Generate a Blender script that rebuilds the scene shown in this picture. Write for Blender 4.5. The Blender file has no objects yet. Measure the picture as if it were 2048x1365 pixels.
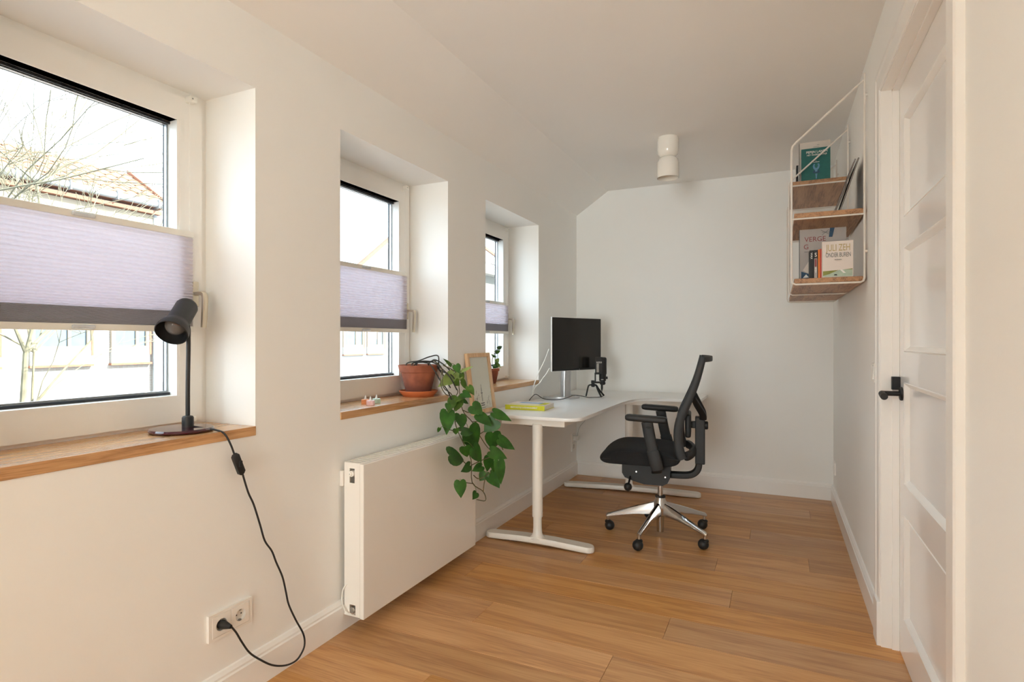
import bpy, bmesh, math, random
from mathutils import Vector, Matrix, Quaternion
random.seed(7)
R = math.radians
scene = bpy.context.scene
COL = scene.collection

# ------------------------------------------------------------------ camera
YAW = math.atan(532 / 1138)
cam_data = bpy.data.cameras.new('camera')
cam_data.sensor_width = 36.0
cam_data.lens = 1138 / 2048 * 36
cam_data.clip_start = 0.02
cam_data.clip_end = 300
cam = bpy.data.objects.new('camera', cam_data)
COL.objects.link(cam)
cam.location = (0, 0, 1.2)
cam.rotation_euler = (R(90), 0, YAW)
scene.camera = cam

# ------------------------------------------------------------------ sky, sun, exposure
SKY = 5.0
REARL = 155.0
world = bpy.data.worlds.new('world')
scene.world = world
world.use_nodes = True
bg = world.node_tree.nodes['Background']
bg.inputs['Color'].default_value = (0.80, 0.965, 1.11, 1)
bg.inputs['Strength'].default_value = SKY
sun_data = bpy.data.lights.new('sun', 'SUN')
sun_data.energy = 22.0
sun_data.angle = R(1.0)
sun_data.color = (1.0, 0.93, 0.82)
sun = bpy.data.objects.new('sun', sun_data)
COL.objects.link(sun)
sun.location = (10, 8, 14)
sun.rotation_euler = Vector((-0.72, -0.33, -0.6)).to_track_quat('-Z', 'Y').to_euler()
# added fill light at the end wall behind the viewer, aimed at the ceiling
rear_data = bpy.data.lights.new('rear_fill', 'AREA')
rear_data.shape = 'RECTANGLE'; rear_data.size = 1.20; rear_data.size_y = 1.70
rear_data.energy = REARL
rear_data.color = (0.94, 0.99, 0.96)
rear = bpy.data.objects.new('rear_fill', rear_data)
COL.objects.link(rear)
rear.location = (-0.42, -4.03, 1.15)
rear.rotation_euler = (R(138), 0, R(8))
vs = scene.view_settings
vs.view_transform = 'Standard'
vs.look = 'None'
vs.exposure = 0.14
vs.gamma = 1.0
vs.use_curve_mapping = False
scene.cycles.max_bounces = 16
scene.cycles.diffuse_bounces = 10
scene.cycles.transparent_max_bounces = 16
scene.cycles.caustics_reflective = False
scene.cycles.caustics_refractive = False
scene.cycles.sample_clamp_indirect = 12.0


def portal(loc, rot, sx, sy):
    l = bpy.data.lights.new('window_portal', 'AREA')
    l.shape = 'RECTANGLE'; l.size = sx; l.size_y = sy
    l.cycles.is_portal = True
    o = bpy.data.objects.new('window_portal', l); COL.objects.link(o)
    o.location = loc; o.rotation_euler = rot


# ------------------------------------------------------------------ materials
def mat(name, color, rough=0.5, metal=0.0, noise=0.0, nscale=8.0, bump=0.0, bscale=60.0, coat=0.0, spec=0.5, alpha=1.0):
    m = bpy.data.materials.new(name); m.use_nodes = True
    nt = m.node_tree; b = nt.nodes['Principled BSDF']
    b.inputs['Base Color'].default_value = (*color, 1)
    b.inputs['Roughness'].default_value = rough
    b.inputs['Metallic'].default_value = metal
    b.inputs['Specular IOR Level'].default_value = spec
    b.inputs['Coat Weight'].default_value = coat
    if alpha < 1: b.inputs['Alpha'].default_value = alpha
    tc = nt.nodes.new('ShaderNodeTexCoord')
    if noise > 0:
        n = nt.nodes.new('ShaderNodeTexNoise'); n.inputs['Scale'].default_value = nscale; n.inputs['Detail'].default_value = 4
        nt.links.new(tc.outputs['Object'], n.inputs['Vector'])
        r = nt.nodes.new('ShaderNodeValToRGB')
        r.color_ramp.elements[0].position = 0.3; r.color_ramp.elements[1].position = 0.7
        r.color_ramp.elements[0].color = (*[max(0, c * (1 - noise)) for c in color], 1)
        r.color_ramp.elements[1].color = (*[min(1, c * (1 + noise)) for c in color], 1)
        nt.links.new(n.outputs['Fac'], r.inputs['Fac']); nt.links.new(r.outputs['Color'], b.inputs['Base Color'])
    if bump > 0:
        n2 = nt.nodes.new('ShaderNodeTexNoise'); n2.inputs['Scale'].default_value = bscale; n2.inputs['Detail'].default_value = 3
        nt.links.new(tc.outputs['Object'], n2.inputs['Vector'])
        bp = nt.nodes.new('ShaderNodeBump'); bp.inputs['Strength'].default_value = bump; bp.inputs['Distance'].default_value = 0.004
        nt.links.new(n2.outputs['Fac'], bp.inputs['Height']); nt.links.new(bp.outputs['Normal'], b.inputs['Normal'])
    return m


def wood(name, dark, mid, light, axis=0, rough=0.42, grain=1.0, vary=0.12, coat=0.0):
    m = bpy.data.materials.new(name); m.use_nodes = True
    nt = m.node_tree; N = nt.nodes; Lk = nt.links
    b = N['Principled BSDF']; b.inputs['Roughness'].default_value = rough; b.inputs['Coat Weight'].default_value = coat
    b.inputs['Coat Roughness'].default_value = 0.25
    tc = N.new('ShaderNodeTexCoord'); oi = N.new('ShaderNodeObjectInfo')
    off = N.new('ShaderNodeVectorMath'); off.operation = 'SCALE'; off.inputs[0].default_value = (37.0, 51.0, 23.0)
    Lk.new(oi.outputs['Random'], off.inputs['Scale'])
    add = N.new('ShaderNodeVectorMath'); add.operation = 'ADD'
    Lk.new(tc.outputs['Object'], add.inputs[0]); Lk.new(off.outputs['Vector'], add.inputs[1])
    mp = N.new('ShaderNodeMapping'); Lk.new(add.outputs['Vector'], mp.inputs['Vector'])
    s = [7.0 * grain] * 3; s[axis] = 0.55 * grain
    mp.inputs['Scale'].default_value = s
    n1 = N.new('ShaderNodeTexNoise'); n1.inputs['Scale'].default_value = 1.6; n1.inputs['Detail'].default_value = 5; n1.inputs['Roughness'].default_value = 0.62; n1.inputs['Distortion'].default_value = 0.7
    Lk.new(mp.outputs['Vector'], n1.inputs['Vector'])
    wv = N.new('ShaderNodeMath'); wv.operation = 'MULTIPLY'; wv.inputs[1].default_value = 7.0
    Lk.new(n1.outputs['Fac'], wv.inputs[0])
    fr = N.new('ShaderNodeMath'); fr.operation = 'PINGPONG'; fr.inputs[1].default_value = 1.0; Lk.new(wv.outputs[0], fr.inputs[0])
    mp2 = N.new('ShaderNodeMapping'); Lk.new(add.outputs['Vector'], mp2.inputs['Vector'])
    s2 = [160.0 * grain] * 3; s2[axis] = 5.0 * grain; mp2.inputs['Scale'].default_value = s2
    n2 = N.new('ShaderNodeTexNoise'); n2.inputs['Scale'].default_value = 1.0; n2.inputs['Detail'].default_value = 3
    Lk.new(mp2.outputs['Vector'], n2.inputs['Vector'])
    mx = N.new('ShaderNodeMath'); mx.operation = 'MULTIPLY_ADD'; mx.inputs[1].default_value = 0.3; Lk.new(fr.outputs[0], mx.inputs[0])
    sc = N.new('ShaderNodeMath'); sc.operation = 'MULTIPLY'; sc.inputs[1].default_value = 0.65; Lk.new(n2.outputs['Fac'], sc.inputs[0])
    Lk.new(sc.outputs[0], mx.inputs[2])
    ramp = N.new('ShaderNodeValToRGB'); e = ramp.color_ramp.elements
    e[0].position = 0.22; e[0].color = (*dark, 1); e[1].position = 0.72; e[1].color = (*light, 1)
    k = e.new(0.46); k.color = (*mid, 1)
    Lk.new(mx.outputs[0], ramp.inputs['Fac'])
    hs = N.new('ShaderNodeHueSaturation'); Lk.new(ramp.outputs['Color'], hs.inputs['Color'])
    vm = N.new('ShaderNodeMapRange'); vm.inputs['To Min'].default_value = 1 - vary; vm.inputs['To Max'].default_value = 1 + vary
    Lk.new(oi.outputs['Random'], vm.inputs['Value']); Lk.new(vm.outputs['Result'], hs.inputs['Value'])
    sm = N.new('ShaderNodeMath'); sm.operation = 'MULTIPLY'; sm.inputs[1].default_value = 7.31; Lk.new(oi.outputs['Random'], sm.inputs[0])
    sf = N.new('ShaderNodeMath'); sf.operation = 'FRACT'; Lk.new(sm.outputs[0], sf.inputs[0])
    sr = N.new('ShaderNodeMapRange'); sr.inputs['To Min'].default_value = 0.9; sr.inputs['To Max'].default_value = 1.08
    Lk.new(sf.outputs[0], sr.inputs['Value']); Lk.new(sr.outputs['Result'], hs.inputs['Saturation'])
    Lk.new(hs.outputs['Color'], b.inputs['Base Color'])
    bp = N.new('ShaderNodeBump'); bp.inputs['Strength'].default_value = 0.08; bp.inputs['Distance'].default_value = 0.002
    Lk.new(n2.outputs['Fac'], bp.inputs['Height']); Lk.new(bp.outputs['Normal'], b.inputs['Normal'])
    return m


def glassy(name, tint=(1, 1, 1), fac=0.08, rough=0.02):
    m = bpy.data.materials.new(name); m.use_nodes = True
    nt = m.node_tree; nt.nodes.clear()
    o = nt.nodes.new('ShaderNodeOutputMaterial'); mx = nt.nodes.new('ShaderNodeMixShader')
    t = nt.nodes.new('ShaderNodeBsdfTransparent'); t.inputs['Color'].default_value = (*tint, 1)
    g = nt.nodes.new('ShaderNodeBsdfGlossy'); g.inputs['Roughness'].default_value = rough
    lw = nt.nodes.new('ShaderNodeLayerWeight'); lw.inputs['Blend'].default_value = 0.5
    pw = nt.nodes.new('ShaderNodeMath'); pw.operation = 'POWER'; pw.inputs[1].default_value = 4.0
    ma = nt.nodes.new('ShaderNodeMath'); ma.operation = 'MULTIPLY_ADD'; ma.inputs[1].default_value = 0.6; ma.inputs[2].default_value = 0.025
    nt.links.new(lw.outputs['Facing'], pw.inputs[0]); nt.links.new(pw.outputs[0], ma.inputs[0])
    nt.links.new(ma.outputs[0], mx.inputs['Fac']); nt.links.new(t.outputs[0], mx.inputs[1]); nt.links.new(g.outputs[0], mx.inputs[2])
    nt.links.new(mx.outputs[0], o.inputs['Surface'])
    return m


def translucent(name, color, trans_col, fac=0.5):
    m = bpy.data.materials.new(name); m.use_nodes = True
    nt = m.node_tree; nt.nodes.clear()
    o = nt.nodes.new('ShaderNodeOutputMaterial'); mx = nt.nodes.new('ShaderNodeMixShader'); mx.inputs['Fac'].default_value = fac
    d = nt.nodes.new('ShaderNodeBsdfDiffuse'); d.inputs['Color'].default_value = (*color, 1)
    t = nt.nodes.new('ShaderNodeBsdfTranslucent'); t.inputs['Color'].default_value = (*trans_col, 1)
    nt.links.new(d.outputs[0], mx.inputs[1]); nt.links.new(t.outputs[0], mx.inputs[2]); nt.links.new(mx.outputs[0], o.inputs['Surface'])
    return m


def brick(name, c1, c2, mortar, scale=4.0):
    m = bpy.data.materials.new(name); m.use_nodes = True
    nt = m.node_tree; b = nt.nodes['Principled BSDF']; b.inputs['Roughness'].default_value = 0.9
    tc = nt.nodes.new('ShaderNodeTexCoord'); sx = nt.nodes.new('ShaderNodeSeparateXYZ'); cb = nt.nodes.new('ShaderNodeCombineXYZ')
    nt.links.new(tc.outputs['Object'], sx.inputs[0]); nt.links.new(sx.outputs['Y'], cb.inputs['X']); nt.links.new(sx.outputs['Z'], cb.inputs['Y'])
    t = nt.nodes.new('ShaderNodeTexBrick'); t.inputs['Color1'].default_value = (*c1, 1); t.inputs['Color2'].default_value = (*c2, 1)
    t.inputs['Mortar'].default_value = (*mortar, 1); t.inputs['Scale'].default_value = scale; t.inputs['Mortar Size'].default_value = 0.03
    nt.links.new(cb.outputs[0], t.inputs['Vector']); nt.links.new(t.outputs['Color'], b.inputs['Base Color'])
    return m


M = dict(
    wall=mat('wall_paint', (0.885, 0.882, 0.86), 0.75, noise=0.012, nscale=1.5, bump=0.05, bscale=140),
    ceil=mat('ceiling_paint', (0.89, 0.88, 0.86), 0.8, noise=0.012, nscale=1.2, bump=0.04, bscale=120),
    trim=mat('trim_gloss_paint', (0.90, 0.885, 0.86), 0.3, noise=0.01, nscale=3, coat=0.15),
    door=mat('door_gloss_paint', (0.86, 0.85, 0.84), 0.22, noise=0.01, nscale=3, coat=0.3),
    pvc=mat('window_plastic', (0.87, 0.86, 0.83), 0.32, noise=0.01, nscale=4),
    gasket=mat('black_rubber', (0.016, 0.017, 0.022), 0.5, noise=0.1),
    spacer=mat('spacer_metal', (0.42, 0.43, 0.46), 0.35, 0.7, noise=0.1, nscale=90),
    pane=glassy('window_glass', (0.97, 0.985, 0.98)),
    floor=wood('oak_floor', (0.40, 0.185, 0.065), (0.56, 0.285, 0.105), (0.66, 0.365, 0.150), 0, 0.42, 1.0, 0.12, 0.05),
    sub=mat('subfloor', (0.10, 0.055, 0.03), 0.9, noise=0.2),
    sill=wood('oak_sill', (0.33, 0.15, 0.05), (0.55, 0.29, 0.115), (0.66, 0.38, 0.17), 1, 0.26, 1.4, 0.04, 0.6),
    shelfwood=wood('oak_shelf', (0.17, 0.07, 0.025), (0.42, 0.205, 0.085), (0.53, 0.28, 0.125), 1, 0.45, 1.6, 0.06),
    framewood=wood('pale_frame_wood', (0.55, 0.34, 0.18), (0.72, 0.48, 0.28), (0.80, 0.57, 0.36), 2, 0.5, 3.0, 0.03),
    blind=translucent('blind_fabric', (0.80, 0.78, 0.815), (0.85, 0.815, 0.86), 0.55),
    blindstack=translucent('folded_blind_fabric', (0.70, 0.68, 0.70), (0.70, 0.68, 0.70), 0.22),  # same fabric as above; dimmer light in the packed folds painted as a darker copy
    rail=mat('blind_rail', (0.82, 0.81, 0.76), 0.35, noise=0.01),
    clear=mat('clear_plastic', (0.62, 0.66, 0.70), 0.12, noise=0.1, nscale=60),
    cordw=mat('white_cord', (0.85, 0.84, 0.80), 0.6, noise=0.03),
    champ=mat('champagne_metal', (0.66, 0.60, 0.48), 0.3, 0.75, noise=0.04),
    rad=mat('radiator_enamel', (0.87, 0.84, 0.79), 0.24, noise=0.008, nscale=2, coat=0.2),
    grey=mat('grey_metal', (0.34, 0.33, 0.31), 0.4, 0.5, noise=0.1, nscale=40),
    socket=mat('socket_plastic', (0.86, 0.83, 0.78), 0.28, noise=0.01),
    socketw=mat('socket_well_plastic', (0.78, 0.76, 0.72), 0.3, noise=0.01),
    black=mat('black_plastic', (0.010, 0.010, 0.0105), 0.55, noise=0.15, nscale=20, bump=0.05, bscale=300),
    blackm=mat('black_painted_metal', (0.014, 0.014, 0.015), 0.48, noise=0.12, nscale=30),
    inner=mat('lamp_inner', (0.02, 0.015, 0.013), 0.35, noise=0.1),
    burg=mat('burgundy_gloss', (0.055, 0.006, 0.016), 0.08, noise=0.1, nscale=5, coat=0.6),
    bulb=mat('bulb_glass', (0.42, 0.40, 0.39), 0.04, noise=0.05, coat=1.0, alpha=0.32),
    copper=mat('copper_filament', (0.75, 0.32, 0.16), 0.2, 0.9, noise=0.1),
    terra=mat('terracotta', (0.33, 0.10, 0.05), 0.8, noise=0.45, nscale=9, bump=0.15, bscale=70),
    terra2=mat('terracotta_saucer', (0.56, 0.155, 0.05), 0.7, noise=0.12, nscale=14, bump=0.1, bscale=70),
    soil=mat('soil', (0.035, 0.024, 0.017), 0.95, noise=0.4, nscale=60, bump=0.6, bscale=120),
    stem=mat('vine_stem', (0.10, 0.085, 0.035), 0.6, noise=0.25, nscale=40),
    stemdark=mat('woody_vine', (0.028, 0.026, 0.020), 0.7, noise=0.3, nscale=60),
    petiole=mat('leaf_petiole', (0.10, 0.17, 0.035), 0.5, noise=0.2, nscale=40),
    leaf0=mat('leaf_dark_green', (0.032, 0.108, 0.013), 0.48, noise=0.35, nscale=24, spec=0.35),
    leaf1=mat('leaf_mid_green', (0.080, 0.165, 0.024), 0.5, noise=0.35, nscale=24, spec=0.35),
    leaf2=mat('leaf_pale_green', (0.26, 0.36, 0.10), 0.42, noise=0.22, nscale=24),
    paper=mat('print_paper', (0.90, 0.88, 0.81), 0.7, noise=0.015),
    ink=mat('black_ink', (0.04, 0.04, 0.04), 0.7, noise=0.1),
    deskw=mat('white_desktop', (0.84, 0.835, 0.82), 0.3, noise=0.008, nscale=3),
    deskl=mat('desk_lacquer', (0.84, 0.80, 0.735), 0.35, noise=0.015, nscale=6),
    screen=mat('screen_black', (0.014, 0.013, 0.012), 0.17, noise=0.05, spec=0.4),
    bezel=mat('monitor_white_shell', (0.82, 0.81, 0.79), 0.35, noise=0.01),
    silver=mat('brushed_silver', (0.66, 0.67, 0.69), 0.3, 0.85, noise=0.04, nscale=50),
    chrome=mat('polished_aluminium', (0.60, 0.585, 0.57), 0.14, 1.0, noise=0.03, nscale=12),
    fabric=mat('black_seat_fabric', (0.010, 0.010, 0.011), 0.95, noise=0.2, nscale=120, bump=0.3, bscale=400),
    mesh=mat('black_back_mesh', (0.012, 0.012, 0.012), 0.8, noise=0.2, nscale=200, alpha=0.55),
    opal=mat('opal_glass', (0.86, 0.82, 0.75), 0.18, noise=0.01, coat=0.3),
    wire=mat('white_wire_lacquer', (0.80, 0.755, 0.70), 0.4, noise=0.02, nscale=30),
    yellow=mat('yellow_spine', (0.62, 0.60, 0.015), 0.5, noise=0.05),
    cream=mat('book_paper', (0.78, 0.73, 0.64), 0.85, noise=0.06, nscale=90),
    teal=mat('teal_cloth', (0.008, 0.125, 0.115), 0.55, noise=0.1, nscale=30),
    tealdark=mat('dark_teal_spine', (0.012, 0.045, 0.058), 0.55, noise=0.1),
    palebook=mat('pale_cover', (0.66, 0.60, 0.54), 0.6, noise=0.03),
    greycover=mat('grey_cover', (0.40, 0.37, 0.355), 0.55, noise=0.06, nscale=12),
    whitecover=mat('white_cover', (0.76, 0.68, 0.63), 0.5, noise=0.02),
    orange=mat('orange_spine', (0.78, 0.20, 0.02), 0.5, noise=0.06),
    red=mat('red_spine', (0.55, 0.06, 0.04), 0.5, noise=0.06),
    gold=mat('gold_letter', (0.50, 0.38, 0.16), 0.5, noise=0.05),
    greyink=mat('grey_letter', (0.13, 0.15, 0.15), 0.6, noise=0.05),
    maroon=mat('maroon_letter', (0.25, 0.06, 0.06), 0.6, noise=0.05),
    whiteink=mat('white_letter', (0.85, 0.84, 0.80), 0.6, noise=0.02),
    bluefig=mat('blue_print', (0.13, 0.30, 0.48), 0.6, noise=0.1, nscale=40),
    navyfig=mat('navy_print', (0.02, 0.07, 0.14), 0.6, noise=0.1),
    greenfig=mat('green_print', (0.25, 0.27, 0.06), 0.6, noise=0.2, nscale=40),
    sagefig=mat('sage_print', (0.42, 0.52, 0.42), 0.6, noise=0.1, nscale=40),
    darkpanel=mat('dark_brown_board', (0.03, 0.014, 0.012), 0.4, noise=0.2, nscale=9),
    candleo=mat('orange_candle', (0.85, 0.36, 0.16), 0.5, noise=0.03),
    candlep=mat('pink_candle', (0.82, 0.55, 0.56), 0.5, noise=0.03),
    candleg=mat('mint_candle', (0.55, 0.76, 0.69), 0.5, noise=0.03),
    candlew=mat('candle_flame_plastic', (0.86, 0.86, 0.84), 0.3, noise=0.02),
    # street side
    hwall=brick('house_brick', (0.30, 0.25, 0.21), (0.33, 0.28, 0.24), (0.34, 0.32, 0.29), 5.0),
    hbrick=brick('gable_brick', (0.125, 0.12, 0.10), (0.15, 0.14, 0.115), (0.17, 0.165, 0.15), 5.0),
    hwhite=mat('house_white_paint', (0.36, 0.35, 0.33), 0.8, noise=0.04),
    hcream=mat('house_cream_paint', (0.31, 0.25, 0.18), 0.7, noise=0.05),
    htile=mat('roof_tile_clay', (0.27, 0.165, 0.105), 0.8, noise=0.2, nscale=3),
    hred=mat('house_rust_red', (0.22, 0.09, 0.05), 0.7, noise=0.15),
    hgutter=mat('zinc_gutter', (0.24, 0.25, 0.25), 0.5, noise=0.1),
    hglass=mat('far_window_glass', (0.10, 0.13, 0.15), 0.08, noise=0.1),
    bark=mat('tree_bark', (0.165, 0.15, 0.10), 0.9, noise=0.3, nscale=9, bump=0.4, bscale=30),
    street=mat('street_paving', (0.22, 0.21, 0.20), 0.9, noise=0.15, nscale=2),
)


def pot_tone(m, z0, z1, dark):
    """darker tone on the lower part of the clay pot, uneven along its upper edge"""
    nt = m.node_tree; b = nt.nodes['Principled BSDF']; src = b.inputs['Base Color'].links[0].from_socket
    tc = nt.nodes.new('ShaderNodeTexCoord'); sx = nt.nodes.new('ShaderNodeSeparateXYZ'); nt.links.new(tc.outputs['Object'], sx.inputs[0])
    n = nt.nodes.new('ShaderNodeTexNoise'); n.inputs['Scale'].default_value = 22; nt.links.new(tc.outputs['Object'], n.inputs['Vector'])
    ad = nt.nodes.new('ShaderNodeMath'); ad.operation = 'MULTIPLY_ADD'; ad.inputs[1].default_value = 0.07; nt.links.new(n.outputs['Fac'], ad.inputs[0]); nt.links.new(sx.outputs['Z'], ad.inputs[2])
    mr = nt.nodes.new('ShaderNodeMapRange'); mr.inputs['From Min'].default_value = z0; mr.inputs['From Max'].default_value = z1; nt.links.new(ad.outputs[0], mr.inputs['Value'])
    mx = nt.nodes.new('ShaderNodeMix'); mx.data_type = 'RGBA'; nt.links.new(mr.outputs['Result'], mx.inputs['Factor']); mx.inputs['A'].default_value = (*dark, 1); nt.links.new(src, mx.inputs['B'])
    nt.links.new(mx.outputs['Result'], b.inputs['Base Color'])
pot_tone(M['terra'], .075, .135, (0.17, 0.055, 0.035))  # clay gets darker towards the foot


# ------------------------------------------------------------------ mesh helpers
class MB:
    def __init__(s): s.bm = bmesh.new()

    def box(s, lo, hi, bev=0.0, seg=2):
        r = bmesh.ops.create_cube(s.bm, size=1.0); v = r['verts']
        c = [(a + b) / 2 for a, b in zip(lo, hi)]; d = [abs(b - a) for a, b in zip(lo, hi)]
        for x in v: x.co = Vector((c[0] + x.co.x * d[0], c[1] + x.co.y * d[1], c[2] + x.co.z * d[2]))
        if bev > 0:
            es = {e for x in v for e in x.link_edges}
            bmesh.ops.bevel(s.bm, geom=list(es), offset=bev, segments=seg, affect='EDGES', profile=0.5)
        return s

    def loft(s, rings, closed=True, caps=True):
        vr = [[s.bm.verts.new(p) for p in r] for r in rings]
        n = len(rings[0])
        for a, b in zip(vr, vr[1:]):
            for i in range(n if closed else n - 1):
                j = (i + 1) % n
                s.bm.faces.new((a[i], a[j], b[j], b[i]))
        if caps and closed:
            s.bm.faces.new(list(reversed(vr[0]))); s.bm.faces.new(vr[-1])
        return s

    def lathe(s, prof, c=(0, 0, 0), n=24, axis=None, caps=True):
        # prof: list of (r, h); axis: direction vector (default +Z)
        q = Quaternion() if axis is None else Vector((0, 0, 1)).rotation_difference(Vector(axis).normalized())
        rings = []
        for r, h in prof:
            rings.append([Vector(c) + q @ Vector((max(r, 1e-5) * math.cos(2 * math.pi * i / n), max(r, 1e-5) * math.sin(2 * math.pi * i / n), h)) for i in range(n)])
        return s.loft(rings, True, caps)

    def cyl(s, a, b, r, r2=None, n=16):
        a = Vector(a); b = Vector(b)
        return s.lathe([(r, 0), (r if r2 is None else r2, (b - a).length)], a, n, b - a)

    def tube(s, pts, r, n=8, smooth=0, flat=None, up=None):
        # r: radius or list; flat: (width, height) half sizes -> rounded rectangle
        pts = [Vector(p) for p in pts]
        rr = r if isinstance(r, (list, tuple)) else [r] * len(pts)
        if smooth > 0 and len(pts) > 2:
            np_, nr = [], []
            for i in range(len(pts) - 1):
                p0 = pts[max(i - 1, 0)]; p1 = pts[i]; p2 = pts[i + 1]; p3 = pts[min(i + 2, len(pts) - 1)]
                for k in range(smooth):
                    t = k / smooth
                    np_.append(0.5 * ((2 * p1) + (p2 - p0) * t + (2 * p0 - 5 * p1 + 4 * p2 - p3) * t * t + (3 * p1 - p0 - 3 * p2 + p3) * t ** 3))
                    nr.append(rr[i] + (rr[i + 1] - rr[i]) * t)
            np_.append(pts[-1]); nr.append(rr[-1]); pts, rr = np_, nr
        T = []
        for i in range(len(pts)):
            d = (pts[min(i + 1, len(pts) - 1)] - pts[max(i - 1, 0)])
            T.append(d.normalized() if d.length > 1e-9 else Vector((0, 0, 1)))
        u = Vector(up) if up else (Vector((0, 0, 1)) if abs(T[0].z) < 0.9 else Vector((1, 0, 0)))
        rings = []
        for p, t, q in zip(pts, T, rr):
            u = (u - t * u.dot(t))
            if u.length < 1e-6: u = t.orthogonal()
            u.normalize(); w = t.cross(u)
            ring = []
            for i in range(n):
                a = 2 * math.pi * i / n
                if flat:
                    ca, sa = math.cos(a), math.sin(a); e = 0.5
                    x = math.copysign(abs(ca) ** e, ca) * flat[0] * q; y = math.copysign(abs(sa) ** e, sa) * flat[1] * q
                else: x, y = math.cos(a) * q, math.sin(a) * q
                ring.append(p + w * x + u * y)
            rings.append(ring)
        return s.loft(rings)

    def prism(s, poly, z0, z1, bev=0.0):
        b = [s.bm.verts.new((x, y, z0)) for x, y in poly]; t = [s.bm.verts.new((x, y, z1)) for x, y in poly]
        n = len(poly); fs = [s.bm.faces.new(list(reversed(b))), s.bm.faces.new(t)]
        for i in range(n): fs.append(s.bm.faces.new((b[i], b[(i + 1) % n], t[(i + 1) % n], t[i])))
        if bev > 0:
            bmesh.ops.bevel(s.bm, geom=list(fs[0].edges) + list(fs[1].edges), offset=bev, segments=2, affect='EDGES', profile=0.5)
        return s

    def sphere(s, c, r, u=16, v=10, scale=(1, 1, 1)):
        m = Matrix.Translation(Vector(c)) @ Matrix.Diagonal((*scale, 1))
        bmesh.ops.create_uvsphere(s.bm, u_segments=u, v_segments=v, radius=r, matrix=m); return s

    def xform(s, m):
        s.bm.transform(m); return s

    def mesh(s, name):
        bmesh.ops.recalc_face_normals(s.bm, faces=s.bm.faces)
        me = bpy.data.meshes.new(name); s.bm.to_mesh(me); s.bm.free(); return me


def link(name, me, material, parent=None, smooth=False, loc=None, rot=None, label=None):
    o = bpy.data.objects.new(name, me); COL.objects.link(o)
    if material is not None and not me.materials: me.materials.append(material)
    if smooth:
        me.polygons.foreach_set('use_smooth', [True] * len(me.polygons))
        try:
            me.set_sharp_from_angle(angle=R(38))
        except Exception: pass
    if parent: o.parent = parent
    if loc: o.location = loc
    if rot: o.rotation_euler = rot
    if label: o['label'] = label
    return o


def obj(name, mb, material, parent=None, smooth=False, **k):
    return link(name, mb.mesh(name), material, parent, smooth, **k)


def tag(o, label=None, cat=None, group=None, kind=None):
    if label: o['label'] = label
    if cat: o['category'] = cat
    if group: o['group'] = group
    if kind: o['kind'] = kind
    return o


def thing(name, label, cat, loc=(0, 0, 0), rz=0.0, group=None):
    o = bpy.data.objects.new(name, None); COL.objects.link(o); o.empty_display_size = 0.05
    o.location = loc; o.rotation_euler = (0, 0, rz)
    return tag(o, label, cat, group)


def struct(name, mb, m, label=None, smooth=False):
    o = obj(name, mb, m, None, smooth); o['kind'] = 'structure'
    if label: o['label'] = label
    return o


def text(body, size, m, parent, loc, rot, name='lettering', sx=1.0, align='CENTER', ext=0.0004, bold=0.0):
    cu = bpy.data.curves.new('txt', 'FONT'); cu.body = body; cu.size = size; cu.align_x = align; cu.align_y = 'CENTER'
    cu.extrude = ext; cu.offset = bold; cu.resolution_u = 3
    t = bpy.data.objects.new('txt', cu); COL.objects.link(t)
    bpy.context.view_layer.update()
    me = bpy.data.meshes.new_from_object(t.evaluated_get(bpy.context.evaluated_depsgraph_get()))
    bpy.data.objects.remove(t); bpy.data.curves.remove(cu)
    me.name = name; me.materials.clear()
    o = link(name, me, m, parent); o.location = loc; o.rotation_euler = rot; o.scale = (sx, 1, 1)
    return o


def arc(cx, cy, r, a0, a1, n=6):
    return [(cx + r * math.cos(R(a0 + (a1 - a0) * i / n)), cy + r * math.sin(R(a0 + (a1 - a0) * i / n))) for i in range(n + 1)]


def holed_wall(x_in, x_out, y0, y1, z0, z1, holes):
    """wall slab between x_in and x_out with rectangular holes (ya, yb, za, zb), one closed mesh"""
    ys = sorted({y0, y1, *[h[0] for h in holes], *[h[1] for h in holes]}); zs = sorted({z0, z1, *[h[2] for h in holes], *[h[3] for h in holes]})
    bm = bmesh.new(); cache = {}
    def v(x, y, z):
        k = (round(x, 5), round(y, 5), round(z, 5))
        if k not in cache: cache[k] = bm.verts.new((x, y, z))
        return cache[k]
    def solid(i, j):
        if i < 0 or j < 0 or i >= len(ys) - 1 or j >= len(zs) - 1: return False
        cy, cz = (ys[i] + ys[i + 1]) / 2, (zs[j] + zs[j + 1]) / 2
        return not any(h[0] < cy < h[1] and h[2] < cz < h[3] for h in holes)
    for i in range(len(ys) - 1):
        for j in range(len(zs) - 1):
            if not solid(i, j): continue
            a, b, c, d = ys[i], ys[i + 1], zs[j], zs[j + 1]
            for x in (x_in, x_out): bm.faces.new((v(x, a, c), v(x, b, c), v(x, b, d), v(x, a, d)))
            for (di, dj, p, q) in ((-1, 0, (a, c), (a, d)), (1, 0, (b, c), (b, d)), (0, -1, (a, c), (b, c)), (0, 1, (a, d), (b, d))):
                if not solid(i + di, j + dj):
                    bm.faces.new((v(x_in, *p), v(x_in, *q), v(x_out, *q), v(x_out, *p)))
    m = MB(); m.bm.free(); m.bm = bm
    return m

# ================================================================== the room
XL, XR, YB, YR = -1.648, 0.378, 4.90, -4.0
WIN = [(0.561, 1.416), (1.840, 2.692), (3.137, 4.003)]
REAR = (-1.50, 0.26, 0.20, 2.35)
Z0, ZS, Z1 = 0.872, 0.904, 2.082
ZW, XC, ZC = 2.328, -1.356, 2.522
DY0, DY1, DZ = 1.663, 2.640, 2.185

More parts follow.
